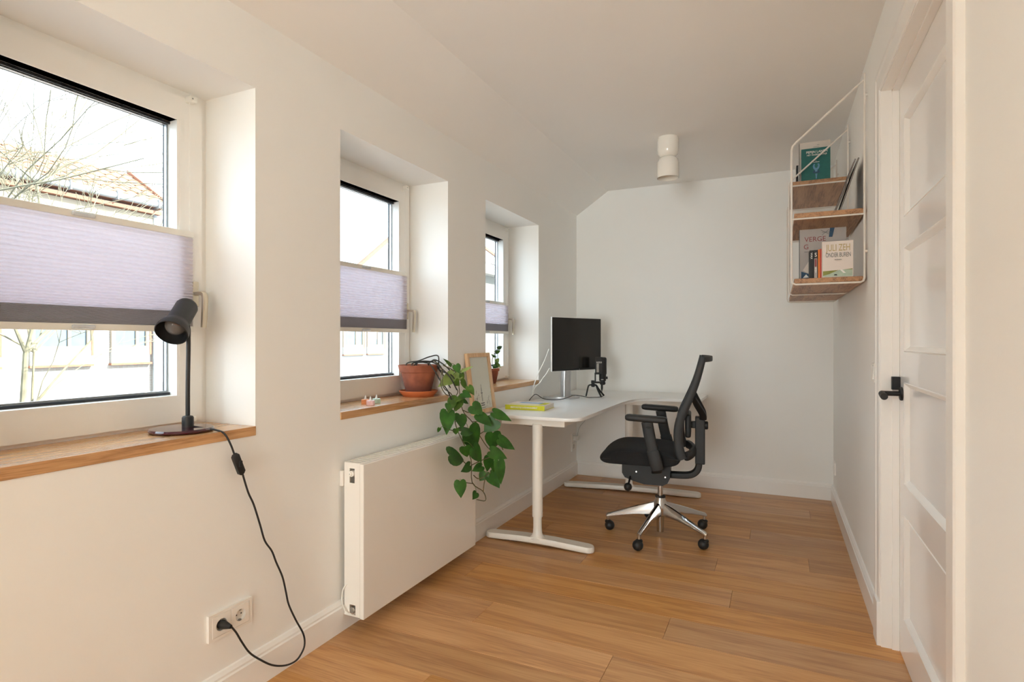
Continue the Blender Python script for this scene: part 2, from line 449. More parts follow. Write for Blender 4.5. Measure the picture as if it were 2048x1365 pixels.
# floor: every plank is a part
floor = thing('floor', 'wide oak plank floor running across the room', None); floor['kind'] = 'structure'
del floor['label']
obj('subfloor', MB().box((-2.0, YR - .1, -0.20), (0.55, 5.1, -0.0175)), M['sub'], floor)
joints = {2.73: [-0.198], 2.33: [-0.421], 2.13: [-1.183], 1.93: [-0.569], 2.93: [-0.966], 3.73: [-0.155], 4.73: [-1.388], 4.53: [-0.256], 3.13: [-0.30], 3.33: [-1.35, 0.15], 3.53: [-0.75], 3.93: [-1.05], 4.13: [-0.5], 4.33: [-1.25, 0.2], 2.53: [-1.45]}
plank_mesh = {}
k = 0
y = 0.13 - 0.2 * 21
while y < YB:
    yk = round(y, 2)
    xs = [XL] + joints.get(yk, [random.uniform(-1.4, 0.1)]) + [XR + (0.09 if 1.5 < yk < 2.7 else 0)]
    a, b = max(yk, YR), min(yk + 0.2, YB)
    if b - a > 0.01:
        for x0, x1 in zip(xs, xs[1:]):
            L, W = x1 - x0, b - a
            o = obj('plank', MB().box((-L / 2 + .0005, -W / 2 + .0005, -0.017), (L / 2 - .0005, W / 2 - .0005, 0), 0.001, 1), M['floor'], floor)
            o.location = ((x0 + x1) / 2, (a + b) / 2, 0)
    y += 0.2

holes = [(a, b, Z0, Z1) for a, b in WIN]
struct('wall_left', holed_wall(XL, -2.0, YR - .1, 5.1, -0.2, 2.75, holes), M['wall'])
struct('wall_back', MB().box((-2.0, YB, -0.2), (0.6, 5.1, 2.75)), M['wall'])
struct('wall_right', holed_wall(XR, 0.52, YR - .1, 5.1, -0.2, 2.75, [(DY0, DY1, -0.2, DZ)]), M['wall'])
mb = holed_wall(0.0, -0.15, -0.6, 2.0, -0.2, 2.75, [(-REAR[1], -REAR[0], REAR[2], REAR[3])])
mb.xform(Matrix.Translation((0, YR, 0)) @ Matrix(((0, -1, 0, 0), (1, 0, 0, 0), (0, 0, 1, 0), (0, 0, 0, 1))))
struct('wall_rear', mb, M['wall'])
struct('added_shade_wall_left', MB().box((XL, -.50, 0), (-1.22, -.38, 2.75)), M['wall'])  # unseen wall stub added to keep rear light off the window reveals
struct('added_shade_wall_right', MB().box((-.14, -.50, 0), (XR, -.38, 2.75)), M['wall'])  # unseen wall stub added to shade the near right wall and door
cp = [(XL - .35, ZW), (XL, ZW), (XC, ZC), (0.6, ZC), (0.6, 2.8), (XL - .35, 2.8)]
mb = MB().loft([[(x, yy, z) for x, z in cp] for yy in (YR - .16, 5.1)])
struct('ceiling', mb, M['ceil'])


def ring_y(mb, x0, x1, o, i):
    """rectangular frame in the YZ plane between x0 (front) and x1; o,i = (y0,y1,z0,z1)"""
    def rect(x, q): return [(x, q[0], q[2]), (x, q[1], q[2]), (x, q[1], q[3]), (x, q[0], q[3])]
    mb.loft([rect(x0, o), rect(x0, i), rect(x1, i), rect(x1, o), rect(x0, o)], True, False)
    bmesh.ops.remove_doubles(mb.bm, verts=mb.bm.verts, dist=1e-5)
    return mb


def make_window(n, y0, y1, full=True):
    w = bpy.data.objects.new('window_%d' % n, None); COL.objects.link(w); w['kind'] = 'structure'
    w.location = (0, y0, 0); W = y1 - y0
    obj('frame', ring_y(MB(), -1.903, -1.975, (0, W, ZS, Z1), (.045, W - .045, .95, Z1 - .05)), M['pvc'], w)
    obj('sash', ring_y(MB(), -1.888, -1.955, (.026, W - .026, .917, 2.054), (.121, W - .121, 1.005, 1.968)), M['pvc'], w)
    obj('glazing_bead', ring_y(ring_y(MB(), -1.8865, -1.925, (.100, W - .100, .999, 1.981), (.112, W - .112, 1.011, 1.968)), -1.925, -1.93, (.10, W - .10, .999, 1.98), (.116, W - .116, 1.0145, 1.964)), M['pvc'], w)
    obj('gasket', ring_y(MB(), -1.924, -1.9295, (.113, W - .113, 1.012, 1.967), (.1205, W - .1205, 1.0205, 1.958)), M['gasket'], w)
    obj('spacer', ring_y(MB(), -1.936, -1.947, (.10, W - .10, 1.0, 1.98), (.127, W - .127, 1.026, 1.956)), M['spacer'], w)
    obj('outer_gasket', ring_y(MB(), -1.953, -1.960, (.10, W - .10, 1.0, 1.98), (.124, W - .124, 1.023, 1.958)), M['gasket'], w)
    obj('pane', MB().box((-1.933, .113, 1.012), (-1.930, W - .113, 1.967)), M['pane'], w)
    s = obj('sill', MB().box((-1.905, 0.0005, Z0), (XL + .004, W - .0005, ZS), .0015, 2), M['sill'], w, label='oak window sill board')
    if full:
        h = obj('handle_plate', MB().box((-1.888, W - .070, 1.322), (-1.877, W - .045, 1.412), .003), M['champ'], w, label='champagne metal window handle')
        obj('handle_lever', MB().tube([(-1.880, W - .0575, 1.368), (-1.842, W - .0575, 1.368), (-1.832, W - .0575, 1.361), (-1.830, W - .0575, 1.338), (-1.836, W - .0575, 1.248)], [1, 1, 1.05, 1, .9], 12, 4, (.010, .007)), M['champ'], h, True)
        obj('handle_gap', MB().box((-1.8875, W - .0735, 1.318), (-1.879, W - .0705, 1.416)), M['gasket'], h)
    portal((-2.02, (y0 + y1) / 2, (ZS + Z1) / 2), (0, R(-90), 0), Z1 - ZS, W)
    return w


def make_blind(y0, y1, zt, zb, label):
    W = y1 - y0
    b = thing('pleated_blind', label, 'blind', (0, y0, zb), 0, 'pleated window blinds')
    H_ = zt - zb; a, c = .074, W - .074; X0 = -1.872
    obj('top_rail', MB().box((X0 - .009, a, H_ - .021), (X0 + .009, c, H_), .002), M['rail'], b)
    obj('bottom_rail', MB().box((X0 - .009, a, 0), (X0 + .009, c, .020), .002), M['rail'], b)
    zz = [H_ - .021]
    n_st = 20; stack = .0026 * n_st
    top = H_ - .021 - (.020 + stack)
    n_op = max(6, int(round(top / .0115)))
    for i in range(n_op): zz.append(zz[-1] - top / n_op * (1.35 - .70 * i / max(1, n_op - 1)))
    f = (zz[0] - zz[-1]) / top
    zz = [zz[0] - (zz[0] - q) / f for q in zz]
    prof_f, prof_b = [], []
    zst = [zz[-1]]
    for i in range(n_st): zst.append(zst[-1] - stack / n_st)
    for i in range(len(zz) - 1):
        zm = (zz[i] + zz[i + 1]) / 2
        prof_f += [(X0 + .001, zz[i]), (X0 + .0075, zm)]; prof_b += [(X0 - .001, zz[i]), (X0 - .0075, zm)]
    prof_f.append((X0 + .001, zz[-1])); prof_b.append((X0 - .001, zz[-1]))
    mb = MB()
    for pr in (prof_f, prof_b):
        vs_ = [[mb.bm.verts.new((x, yy, z)) for x, z in pr] for yy in (a + .002, c - .002)]
        for i in range(len(pr) - 1): mb.bm.faces.new((vs_[0][i], vs_[0][i + 1], vs_[1][i + 1], vs_[1][i]))
    obj('pleated_fabric', mb, M['blind'], b)
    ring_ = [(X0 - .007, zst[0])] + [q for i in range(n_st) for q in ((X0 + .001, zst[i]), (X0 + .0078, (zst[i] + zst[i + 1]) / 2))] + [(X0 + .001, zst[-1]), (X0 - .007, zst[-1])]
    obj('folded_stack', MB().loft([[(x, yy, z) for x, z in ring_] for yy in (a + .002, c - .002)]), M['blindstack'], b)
    for zc in (H_ - .0105, .010):
        obj('pull_tab', MB().box((X0 + .008, W / 2 - .032, zc - .006), (X0 + .016, W / 2 + .032, zc + .006), .004, 2), M['clear'], b)
    for yy in (a + .012, c - .012):
        obj('cord', MB().cyl((X0 + .0, yy, .925 - zb), (X0 + .0, yy, 2.045 - zb), .0007, n=5), M['cordw'], b)
    for yy in (a + .003, c - .003):
        t = obj('bracket', MB().box((-1.892, yy - .013, 2.038 - zb), (X0 + .014, yy + .013, 2.062 - zb), .006, 3), M['rail'], b)
        obj('bracket_screw', MB().cyl((X0 + .0135, yy - .006, 2.05 - zb), (X0 + .0147, yy - .006, 2.05 - zb), .003, n=8), M['grey'], t)
        t = obj('bracket', MB().box((-1.892, yy - .011, .915 - zb), (X0 + .012, yy + .011, .935 - zb), .005, 3), M['rail'], b)
        obj('bracket_screw', MB().cyl((X0 + .0115, yy - .004, .926 - zb), (X0 + .0127, yy - .004, .926 - zb), .003, n=8), M['grey'], t)


for i, (a, b) in enumerate(WIN): make_window(i + 1, a, b)
make_blind(*WIN[0], 1.584, 1.232, 'lilac grey pleated blind on the window behind the desk lamp')
make_blind(*WIN[1], 1.578, 1.246, 'lilac grey pleated blind on the window with the big terracotta pot')
make_blind(*WIN[2], 1.490, 1.254, 'small lilac grey pleated blind on the window nearest the monitor')

# unseen window added in the end wall to bring more light in
w = bpy.data.objects.new('window_4', None); COL.objects.link(w); w['kind'] = 'structure'
def ring_x(mb, ya, yb, o, i):
    ring_y(mb, ya, yb, o, i); mb.xform(Matrix(((0, 1, 0, 0), (1, 0, 0, 0), (0, 0, 1, 0), (0, 0, 0, 1)))); return mb
obj('frame', ring_x(MB(), YR - .04, YR - .11, REAR, (REAR[0] + .06, REAR[1] - .06, REAR[2] + .06, REAR[3] - .06)), M['pvc'], w)
obj('mullion', MB().box((-.65, YR - .105, REAR[2]), (-.59, YR - .045, REAR[3])), M['pvc'], w)
obj('pane', MB().box((REAR[0] + .05, YR - .08, REAR[2] + .05), (REAR[1] - .05, YR - .077, REAR[3] - .05)), M['pane'], w)

# baseboards
BP = [(0, 0), (.018, 0), (.018, .098), (.0135, .103), (.0135, .110), (.006, .122), (0, .124)]
def board(name, f, t0, t1):
    o = struct(name, MB().loft([[f(t, d, z) for d, z in BP] for t in (t0, t1)]), M['trim'])
    return o
board('baseboard_left', lambda t, d, z: (XL + d, t, z), YR, YB)
board('baseboard_back', lambda t, d, z: (t, YB - d, z), XL, XR)
board('baseboard_right', lambda t, d, z: (XR - d, t, z), DY1 + .085, YB)
board('baseboard_near', lambda t, d, z: (XR - d, t, z), YR, DY0 - .088)

# door with four recessed panels
door = bpy.data.objects.new('door_1', None); COL.objects.link(door); door['kind'] = 'structure'
dy0, dy1 = DY0 + .012, DY1 - .004
pan = [(2.036, 1.662), (1.550, 1.160), (1.046, .664), (.551, .159)]
py0, py1 = dy0 + .105, dy1 - .100
obj('leaf', holed_wall(.426, .466, dy0, dy1, .006, 2.178, [(py0, py1, b, a) for a, b in pan]), M['door'], door)
for a, b in pan:
    p_ = obj('panel', MB().box((.440, py0 - .004, b - .004), (.452, py1 + .004, a + .004)), M['door'], door)
    def rect(x, e): return [(x, py0 + e, b + e), (x, py1 - e, b + e), (x, py1 - e, a - e), (x, py0 + e, a - e)]
    obj('moulding', MB().loft([rect(.4262, -.0005), rect(.4235, .003), rect(.4262, .007), rect(.4395, .020), rect(.4405, .020)], True, False), M['trim'], p_)
hz, hy = 1.000, dy1 - .060
h = obj('handle_rose', MB().lathe([(.026, 0), (.026, .006), (.023, .009)], (.4265, hy, hz), 20, (-1, 0, 0)), M['black'], door, True, label='black door handle')
obj('lever', MB().tube([(.420, hy, hz), (.372, hy, hz), (.362, hy - .006, hz), (.358, hy - .02, hz - .001), (.356, hy - .085, hz - .006)], [.0095, .0095, .0105, .0115, .0125], 14, 4), M['black'], h, True)
obj('thumb_turn', MB().box((.398, dy1 - .028, 1.012), (.4262, dy1 - .008, 1.062), .002), M['black'], h)
trim = bpy.data.objects.new('trim_1', None); COL.objects.link(trim); trim['kind'] = 'structure'
cw = .088
def casing_prof(w):  # (across from opening edge, proud)
    return [(0, 0), (0, .014), (.008, .018), (w - .03, .018), (w - .022, .022), (w - .006, .022), (w, .018), (w, 0)]
cpf = casing_prof(cw)
obj('casing', MB().loft([[(XR - p_, DY1 + a, z + (a if z > 1 else 0)) for a, p_ in cpf] for z in (.17, DZ)]), M['trim'], trim)
obj('casing', MB().loft([[(XR - p_, DY0 - a, z + (a if z > 1 else 0)) for a, p_ in cpf] for z in (.17, DZ)]), M['trim'], trim)
obj('casing', MB().loft([[(XR - p_, yy + s_ * a, DZ + a) for a, p_ in cpf] for yy, s_ in ((DY0, -1), (DY1, 1))]), M['trim'], trim)
for ya, yb in ((DY1 - .0005, DY1 + cw + .003), (DY0 - cw - .003, DY0 + .0005)):
    obj('plinth_block', MB().box((XR - .026, ya, 0), (XR, yb, .172), .002), M['trim'], trim)
for ya, yb in ((DY1 - .006, DY1), (DY0, DY0 + .006)):
    obj('lining', MB().box((XR - .012, ya, 0), (.50, yb, DZ)), M['trim'], trim)
obj('lining', MB().box((XR - .012, DY0, DZ - .006), (.50, DY1, DZ)), M['trim'], trim)
for ya, yb in ((DY1 - .013, DY1 - .006), (DY0 + .006, DY0 + .012)):
    obj('door_stop', MB().box((.402, ya, 0), (.4255, yb, DZ - .006)), M['trim'], trim)
obj('door_stop', MB().box((.402, DY0 + .006, DZ - .014), (.4255, DY1 - .006, DZ - .006)), M['trim'], trim)

# ================================================================== radiator
t = thing('radiator', 'flat white panel radiator under the middle window', 'radiator', (XL, 1.842, 0))
RW, RZ0, RZ1 = .948, .062, .700
obj('front_panel', MB().box((.100, 0, RZ0), (.120, RW, RZ1 - .004), .003), M['rad'], t)
obj('rear_panel', MB().box((.026, .012, RZ0 + .01), (.042, RW - .012, RZ1 - .02), .003), M['rad'], t)
def side_plate(y):
    hs = []
    mb = holed_wall(0, .003, .020, .1005, RZ0 + .005, RZ1 - .002, [(.048, .074, RZ1 - .085, RZ1 - .025), (.048, .078, RZ0 + .012, RZ0 + .052)])
    mb.xform(Matrix.Translation((0, y, 0)) @ Matrix(((0, 1, 0, 0), (1, 0, 0, 0), (0, 0, 1, 0), (0, 0, 0, 1))))
    return mb
sp = obj('side_cover', side_plate(0.0), M['rad'], t)
obj('vent_plug', MB().lathe([(.0125, 0), (.0125, .016), (.008, .018), (.008, .024), (.003, .024), (.003, .019)], (.061, .010, RZ1 - .046), 14, (0, -1, 0)), M['rad'], sp, True)
obj('valve_nut', MB().lathe([(.014, 0), (.014, .012), (.010, .016)], (.062, .012, RZ0 + .030), 6, (0, -1, 0)), M['grey'], sp)
obj('side_cover', side_plate(RW - .003), M['rad'], t)
gr = obj('top_grille', MB().box((.022, .003, RZ1 - .020), (.102, RW - .003, RZ1 - .014)), M['rad'], t)
ng = 30
gm = None
for i in range(ng):
    g0 = .012 + i * (RW - .024) / ng
    if gm is None: gm = MB().box((.026, 0, RZ1 - .016), (.098, (RW - .024) / ng * .55, RZ1 - .003)).mesh('grille_slat')
    link('grille_slat', gm, M['rad'], gr, loc=(0, g0, 0))
obj('edge_rim', MB().box((.096, 0.0, RZ1 - .006), (.102, RW, RZ1), .001), M['rad'], t)
obj('edge_rim', MB().box((.020, 0.0, RZ1 - .006), (.026, RW, RZ1), .001), M['rad'], t)
for yy in (.02, RW - .08):
    br = obj('wall_bracket', MB().box((.001, yy, .56), (.028, yy + .035, .66), .002), M['socket'], t)
obj('wall_bracket', MB().box((.001, -.008, .598), (.018, .012, .662), .003), M['socket'], t)
obj('sensor_cable', MB().tube([(.034, .004, .20), (.022, -.012, .17), (.022, -.014, .12), (.04, -.012, .085), (.062, -.006, .078)], .0028, 8, 5), M['cordw'], t, True)

# ================================================================== sockets and switches
def socket_unit(parent, c, ax, m_out):
    """c: centre on wall face, ax = +1 for left wall (faces +X), -1 for right wall"""
    x, y_, z_ = c; s_ = .034
    ins = MB(); n = 24
    sq = lambda xx, q: [(xx, y_ + q * v[0], z_ + q * v[1]) for v in sqp]
    sqp = []
    for i in range(n):
        a = 2 * math.pi * i / n; ca, sa = math.cos(a), math.sin(a); m_ = max(abs(ca), abs(sa)); sqp.append((ca / m_, sa / m_))
    circ = lambda xx, r_: [(xx, y_ + r_ * math.cos(2 * math.pi * i / n), z_ + r_ * math.sin(2 * math.pi * i / n)) for i in range(n)]
    ins.loft([sq(x + ax * .010, s_), sq(x + ax * .012, s_ - .001), circ(x + ax * .012, .0205), circ(x + ax * .0115, .0195)], True, False)
    o = obj('socket_insert', ins, M['socket'], parent)
    w_ = obj('socket_well', MB().loft([circ(x + ax * .0116, .0196), circ(x + ax * .002, .0185), circ(x + ax * .0015, .001)], True, False), M['socketw'], o)
    for dy in (-.0095, .0095): obj('pin_hole', MB().cyl((x + ax * .0016, y_ + dy, z_), (x + ax * .0025, y_ + dy, z_), .0028, n=10), M['gasket'], w_)
    for dz in (-.0165, .0165): obj('earth_clip', MB().box((x + ax * .003, y_ - .003, z_ + dz - .002), (x + ax * .011, y_ + .003, z_ + dz + .002)), M['grey'], w_)
    return o

t = thing('double_socket', 'white double wall socket with the black lamp plug in it', 'socket')
yc, zc = 1.311, .279
obj('cover_plate', ring_y(MB(), XL + .011, XL, (yc - .082, yc + .082, zc - .043, zc + .043), (yc - .0705, yc + .0705, zc - .0345, zc + .0345)), M['socket'], t)
obj('middle_bar', MB().box((XL, yc - .0015, zc - .036), (XL + .0105, yc + .0015, zc + .036)), M['socket'], t)
socket_unit(t, (XL, yc - .036, zc), 1, M['socket']); socket_unit(t, (XL, yc + .036, zc), 1, M['socket'])

t = thing('wall_socket', 'white wall socket under the far corner of the desk', 'socket')
yc2, zc2 = 4.79, .305
obj('cover_plate', ring_y(MB(), XL + .011, XL, (yc2 - .043, yc2 + .043, zc2 - .076, zc2 + .076), (yc2 - .0345, yc2 + .0345, zc2 - .070, zc2 + .070)), M['socket'], t)
socket_unit(t, (XL, yc2, zc2 - .036), 1, None); socket_unit(t, (XL, yc2, zc2 + .036), 1, None)
obj('charger', MB().box((XL + .012, yc2 - .02, zc2 + .018), (XL + .05, yc2 + .02, zc2 + .055), .004), M['cordw'], t)
obj('charger_cable', MB().tube([(XL + .045, yc2, zc2 + .055), (XL + .06, yc2 + .01, zc2 + .13), (XL + .10, yc2 + .06, .50), (XL + .13, yc2 - .02, .56), (XL + .12, yc2 - .09, .62), (XL + .12, yc2 - .10, .70)], .0016, 6, 5), M['grey'], t, True)

t = thing('corner_socket', 'white wall socket low on the right wall near the corner', 'socket')
obj('cover_plate', ring_y(MB(), XR - .011, XR, (4.705, 4.791, .230, .316), (4.7135, 4.7825, .2385, .3075)), M['socket'], t)
socket_unit(t, (XR, 4.748, .273), -1, None)

t = thing('light_switch', 'white light switch beside the door frame', 'switch')
obj('cover_plate', ring_y(MB(), XR - .010, XR, (2.832, 2.912, 1.025, 1.105), (2.842, 2.902, 1.035, 1.095)), M['socket'], t)
obj('rocker', MB().loft([[(XR - .004, 2.8425, 1.0355), (XR - .004, 2.9015, 1.0355), (XR - .004, 2.9015, 1.0945), (XR - .004, 2.8425, 1.0945)], [(XR - .014, 2.844, 1.037), (XR - .014, 2.9, 1.037), (XR - .009, 2.9, 1.093), (XR - .009, 2.844, 1.093)]]), M['socket'], t)


# ================================================================== desk lamp on the first sill
LX, LY, LZ = -1.765, 1.228, ZS
t = thing('desk_lamp', 'black adjustable desk lamp with a round burgundy base on the window sill', 'lamp', (LX, LY, LZ))
base = obj('base', MB().lathe([(.02, 0), (.088, 0), (.094, .004), (.095, .008), (.091, .013), (.02, .0145)], (0, 0, 0), 40), M['burg'], t, True)
sx_, sy_ = .012, .012
obj('collar', MB().lathe([(.0175, .014), (.0175, .045), (.0145, .050), (.007, .052)], (sx_, sy_, 0), 20), M['blackm'], t, True)
obj('stem', MB().tube([(sx_, sy_, .045), (sx_, sy_, .16), (sx_ + .003, sy_, .285), (sx_ + .001, sy_, .335)], .0068, 10, 4), M['blackm'], t, True)
rim = Vector((.022, -.052, .320)); ax = Vector((.36, -.62, -.62)).normalized()
top_ = rim - ax * .155
prof = [(.0, 0), (.020, .001), (.030, .007), (.0345, .018), (.0345, .100), (.036, .108), (.044, .122), (.0485, .136), (.0495, .152), (.047, .153), (.046, .137), (.042, .125), (.0335, .110), (.032, .10), (.031, .03), (.02, .012), (0, .010)]
hd = obj('lamp_head', MB().lathe(prof, top_, 32, ax, False), M['blackm'], t, True)
obj('switch_nub', MB().sphere(top_ + ax * .004, .006, 10, 8), M['blackm'], hd, True)
obj('hinge', MB().tube([(sx_ + .001, sy_, .31), (sx_ + .004, sy_ - .004, .345), tuple(top_ + ax * .07 - Vector((.02, -.02, 0)))], .008, 10, 3), M['blackm'], t, True)
bl = obj('bulb', MB().lathe([(.012, .035), (.013, .055), (.022, .078), (.030, .098), (.0325, .112), (.030, .126), (.022, .137), (.010, .142), (0, .143)], top_, 24, ax, False), M['bulb'], t, True, label='clear glass bulb')
obj('bulb_base', MB().lathe([(.013, .012), (.013, .05)], top_, 14, ax), M['champ'], bl, True)
ux = ax.orthogonal().normalized()
obj('filament', MB().tube([top_ + ax * .06 + ux * .004, top_ + ax * .105 + ux * .014, top_ + ax * .11 - ux * .002, top_ + ax * .105 - ux * .014, top_ + ax * .06 - ux * .004], .0013, 6, 3), M['copper'], bl, True)
CORD = [(-1.742, 1.245, .920), (-1.70, 1.262, .914), (-1.665, 1.272, .910), (-1.638, 1.285, .898), (-1.622, 1.296, .862), (-1.616, 1.306, .826)]
CORD2 = [(-1.615, 1.336, .758), (-1.614, 1.357, .692), (-1.613, 1.379, .644), (-1.612, 1.404, .569), (-1.613, 1.425, .507), (-1.615, 1.457, .460), (-1.614, 1.475, .415), (-1.612, 1.502, .352), (-1.612, 1.518, .291), (-1.611, 1.53, .241), (-1.608, 1.56, .173), (-1.605, 1.594, .106), (-1.602, 1.597, .063), (-1.602, 1.577, .036), (-1.602, 1.549, .026), (-1.602, 1.502, .036), (-1.604, 1.447, .066), (-1.608, 1.394, .114), (-1.608, 1.357, .154), (-1.603, 1.324, .205), (-1.600, 1.300, .248), (-1.602, 1.285, .272)]
off = Vector((LX, LY, LZ))
obj('cord', MB().tube([Vector(p) - off for p in CORD], .0033, 8, 5), M['blackm'], t, True)
obj('cord', MB().tube([Vector(p) - off for p in CORD2], .0033, 8, 5), M['blackm'], t, True)
obj('cord_switch', MB().tube([Vector(p) - off for p in ((-1.616, 1.305, .829), (-1.615, 1.308, .822), (-1.615, 1.332, .764), (-1.615, 1.335, .757))], [.55, 1, 1, .55], 12, 0, (.013, .0085), up=(1, 0, 0)), M['black'], t, True)
obj('switch_rocker', MB().box((-1.608 - LX, 1.315 - LY, .785 - LZ), (-1.602 - LX, 1.327 - LY, .805 - LZ), .002), M['black'], t)
obj('plug', MB().lathe([(.0130, 0), (.0138, .003), (.0138, .012), (.0125, .020), (.009, .034), (.006, .046)], Vector((XL + .0030, 1.275, .279)) - off, 18, (1, .1, -.05)), M['black'], t, True)

# ================================================================== tealights on the middle sill
def tealight(x, y_, label, m):
    t = thing('tealight', label, 'candle', (x, y_, ZS), 0, 'tealights on the middle sill')
    n = 48; r0 = .0185
    rings = []
    for z_, s_ in ((0, .96), (.002, 1.0), (.019, 1.0), (.021, .96)):
        rings.append([(r0 * s_ * (1 + (.035 if i % 2 else -.035)) * math.cos(2 * math.pi * i / n), r0 * s_ * (1 + (.035 if i % 2 else -.035)) * math.sin(2 * math.pi * i / n), z_) for i in range(n)])
    obj('fluted_cup', MB().loft(rings), m, t)
    obj('flame', MB().lathe([(.0065, .0205), (.006, .025), (.003, .034), (.0008, .041)], (0, 0, 0), 12), M['candlew'], t, True)
tealight(-1.762, 2.138, 'orange fluted tealight behind the pink one', M['candleo'])
tealight(-1.704, 2.103, 'pink fluted tealight in front of the other two', M['candlep'])
tealight(-1.735, 2.185, 'mint green fluted tealight nearest the terracotta pot', M['candleg'])

# ================================================================== trailing plant
PX, PY = -1.757, 2.567
s_ = tag(obj('plant_saucer', MB().lathe([(.0, .0), (.080, .0), (.084, .004), (.102, .024), (.104, .030), (.100, .031), (.096, .026), (.078, .010), (0, .009)], (0, 0, 0), 36, None, False), M['terra2'], None, True), 'round orange clay saucer under the big terracotta pot', 'saucer')
s_.location = (PX, PY, ZS)
t = thing('trailing_plant', 'trailing heart leaved vine hanging from a big terracotta pot over the radiator', 'plant', (PX, PY, ZS + .0105))
obj('pot', MB().lathe([(0, 0), (.063, 0), (.066, .004), (.092, .118), (.100, .120), (.108, .152), (.109, .156), (.104, .157), (.099, .150), (.092, .12), (.088, .11), (0, .11)], (0, 0, 0), 40, None, False), M['terra'], t, True, label='weathered terracotta pot')
obj('soil', MB().lathe([(0, .128), (.05, .130), (.094, .124)], (0, 0, 0), 24, None, False), M['soil'], t, True)
pot_off = Vector((PX, PY, ZS + .0105))
LEAVES=[
(-1.549, 2.585, 1.024, -1.561, 2.466, 0.969, 0.048, 2),(-1.531, 2.623, 1.026, -1.551, 2.535, 0.973, 0.039, 2),(-1.557, 2.574, 1.072, -1.558, 2.51, 1.109, 0.016, 1),(-1.518, 2.557, 1.074, -1.496, 2.558, 1.033, 0.035, 0),(-1.505, 2.598, 1.042, -1.457, 2.636, 1.068, 0.014, 2),(-1.518, 2.615, 1.027, -1.518, 2.627, 0.968, 0.026, 1),(-1.529, 2.646, 0.986, -1.517, 2.677, 0.935, 0.029, 1),(-1.498, 2.656, 0.957, -1.454, 2.639, 0.915, 0.032, 1),(-1.499, 2.595, 0.927, -1.443, 2.592, 0.907, 0.035, 0),(-1.523, 2.56, 0.992, -1.523, 2.604, 0.963, 0.031, 1),(-1.506, 2.606, 0.89, -1.484, 2.638, 0.866, 0.019, 0),(-1.526, 2.541, 0.899, -1.47, 2.413, 0.856, 0.038, 1),(-1.52, 2.579, 0.902, -1.492, 2.513, 0.841, 0.057, 1),(-1.504, 2.615, 0.912, -1.483, 2.493, 0.893, 0.026, 1),(-1.496, 2.438, 0.846, -1.455, 2.366, 0.748, 0.06, 0),(-1.447, 2.288, 0.789, -1.46, 2.292, 0.764, 0.014, 0),(-1.476, 2.411, 0.889, -1.46, 2.385, 0.857, 0.024, 0),(-1.495, 2.562, 0.816, -1.45, 2.509, 0.758, 0.056, 0),(-1.45, 2.61, 0.861, -1.394, 2.625, 0.818, 0.06, 0),(-1.422, 2.625, 0.813, -1.343, 2.63, 0.76, 0.054, 0),(-1.366, 2.689, 0.821, -1.276, 2.732, 0.778, 0.048, 0),(-1.354, 2.686, 0.781, -1.408, 2.66, 0.717, 0.07, 0),(-1.383, 2.715, 0.708, -1.387, 2.723, 0.615, 0.074, 0),(-1.325, 2.678, 0.685, -1.256, 2.74, 0.628, 0.057, 0),(-1.468, 2.603, 0.737, -1.455, 2.678, 0.623, 0.101, 0),(-1.457, 2.509, 0.739, -1.451, 2.664, 0.73, 0.046, 0),(-1.448, 2.44, 0.764, -1.451, 2.446, 0.733, 0.027, 0),(-1.426, 2.58, 0.649, -1.405, 2.64, 0.562, 0.069, 0),(-1.451, 2.536, 0.658, -1.459, 2.575, 0.594, 0.05, 0),(-1.44, 2.364, 0.647, -1.447, 2.554, 0.593, 0.076, 0),(-1.454, 2.592, 0.551, -1.443, 2.49, 0.541, 0.041, 0),(-1.429, 2.678, 0.533, -1.452, 2.613, 0.518, 0.039, 0),(-1.364, 2.65, 0.623, -1.291, 2.71, 0.578, 0.051, 0),(-1.405, 2.715, 0.58, -1.417, 2.725, 0.489, 0.049, 0),(-1.33, 2.68, 0.57, -1.307, 2.677, 0.446, 0.051, 0),(-1.368, 2.715, 0.554, -1.377, 2.718, 0.494, 0.045, 0),(-1.418, 2.698, 0.494, -1.446, 2.682, 0.45, 0.045, 0),(-1.4, 2.719, 0.492, -1.344, 2.724, 0.415, 0.065, 0),(-1.429, 2.449, 0.503, -1.411, 2.432, 0.426, 0.051, 0),(-1.437, 2.633, 0.401, -1.42, 2.568, 0.387, 0.032, 0),]
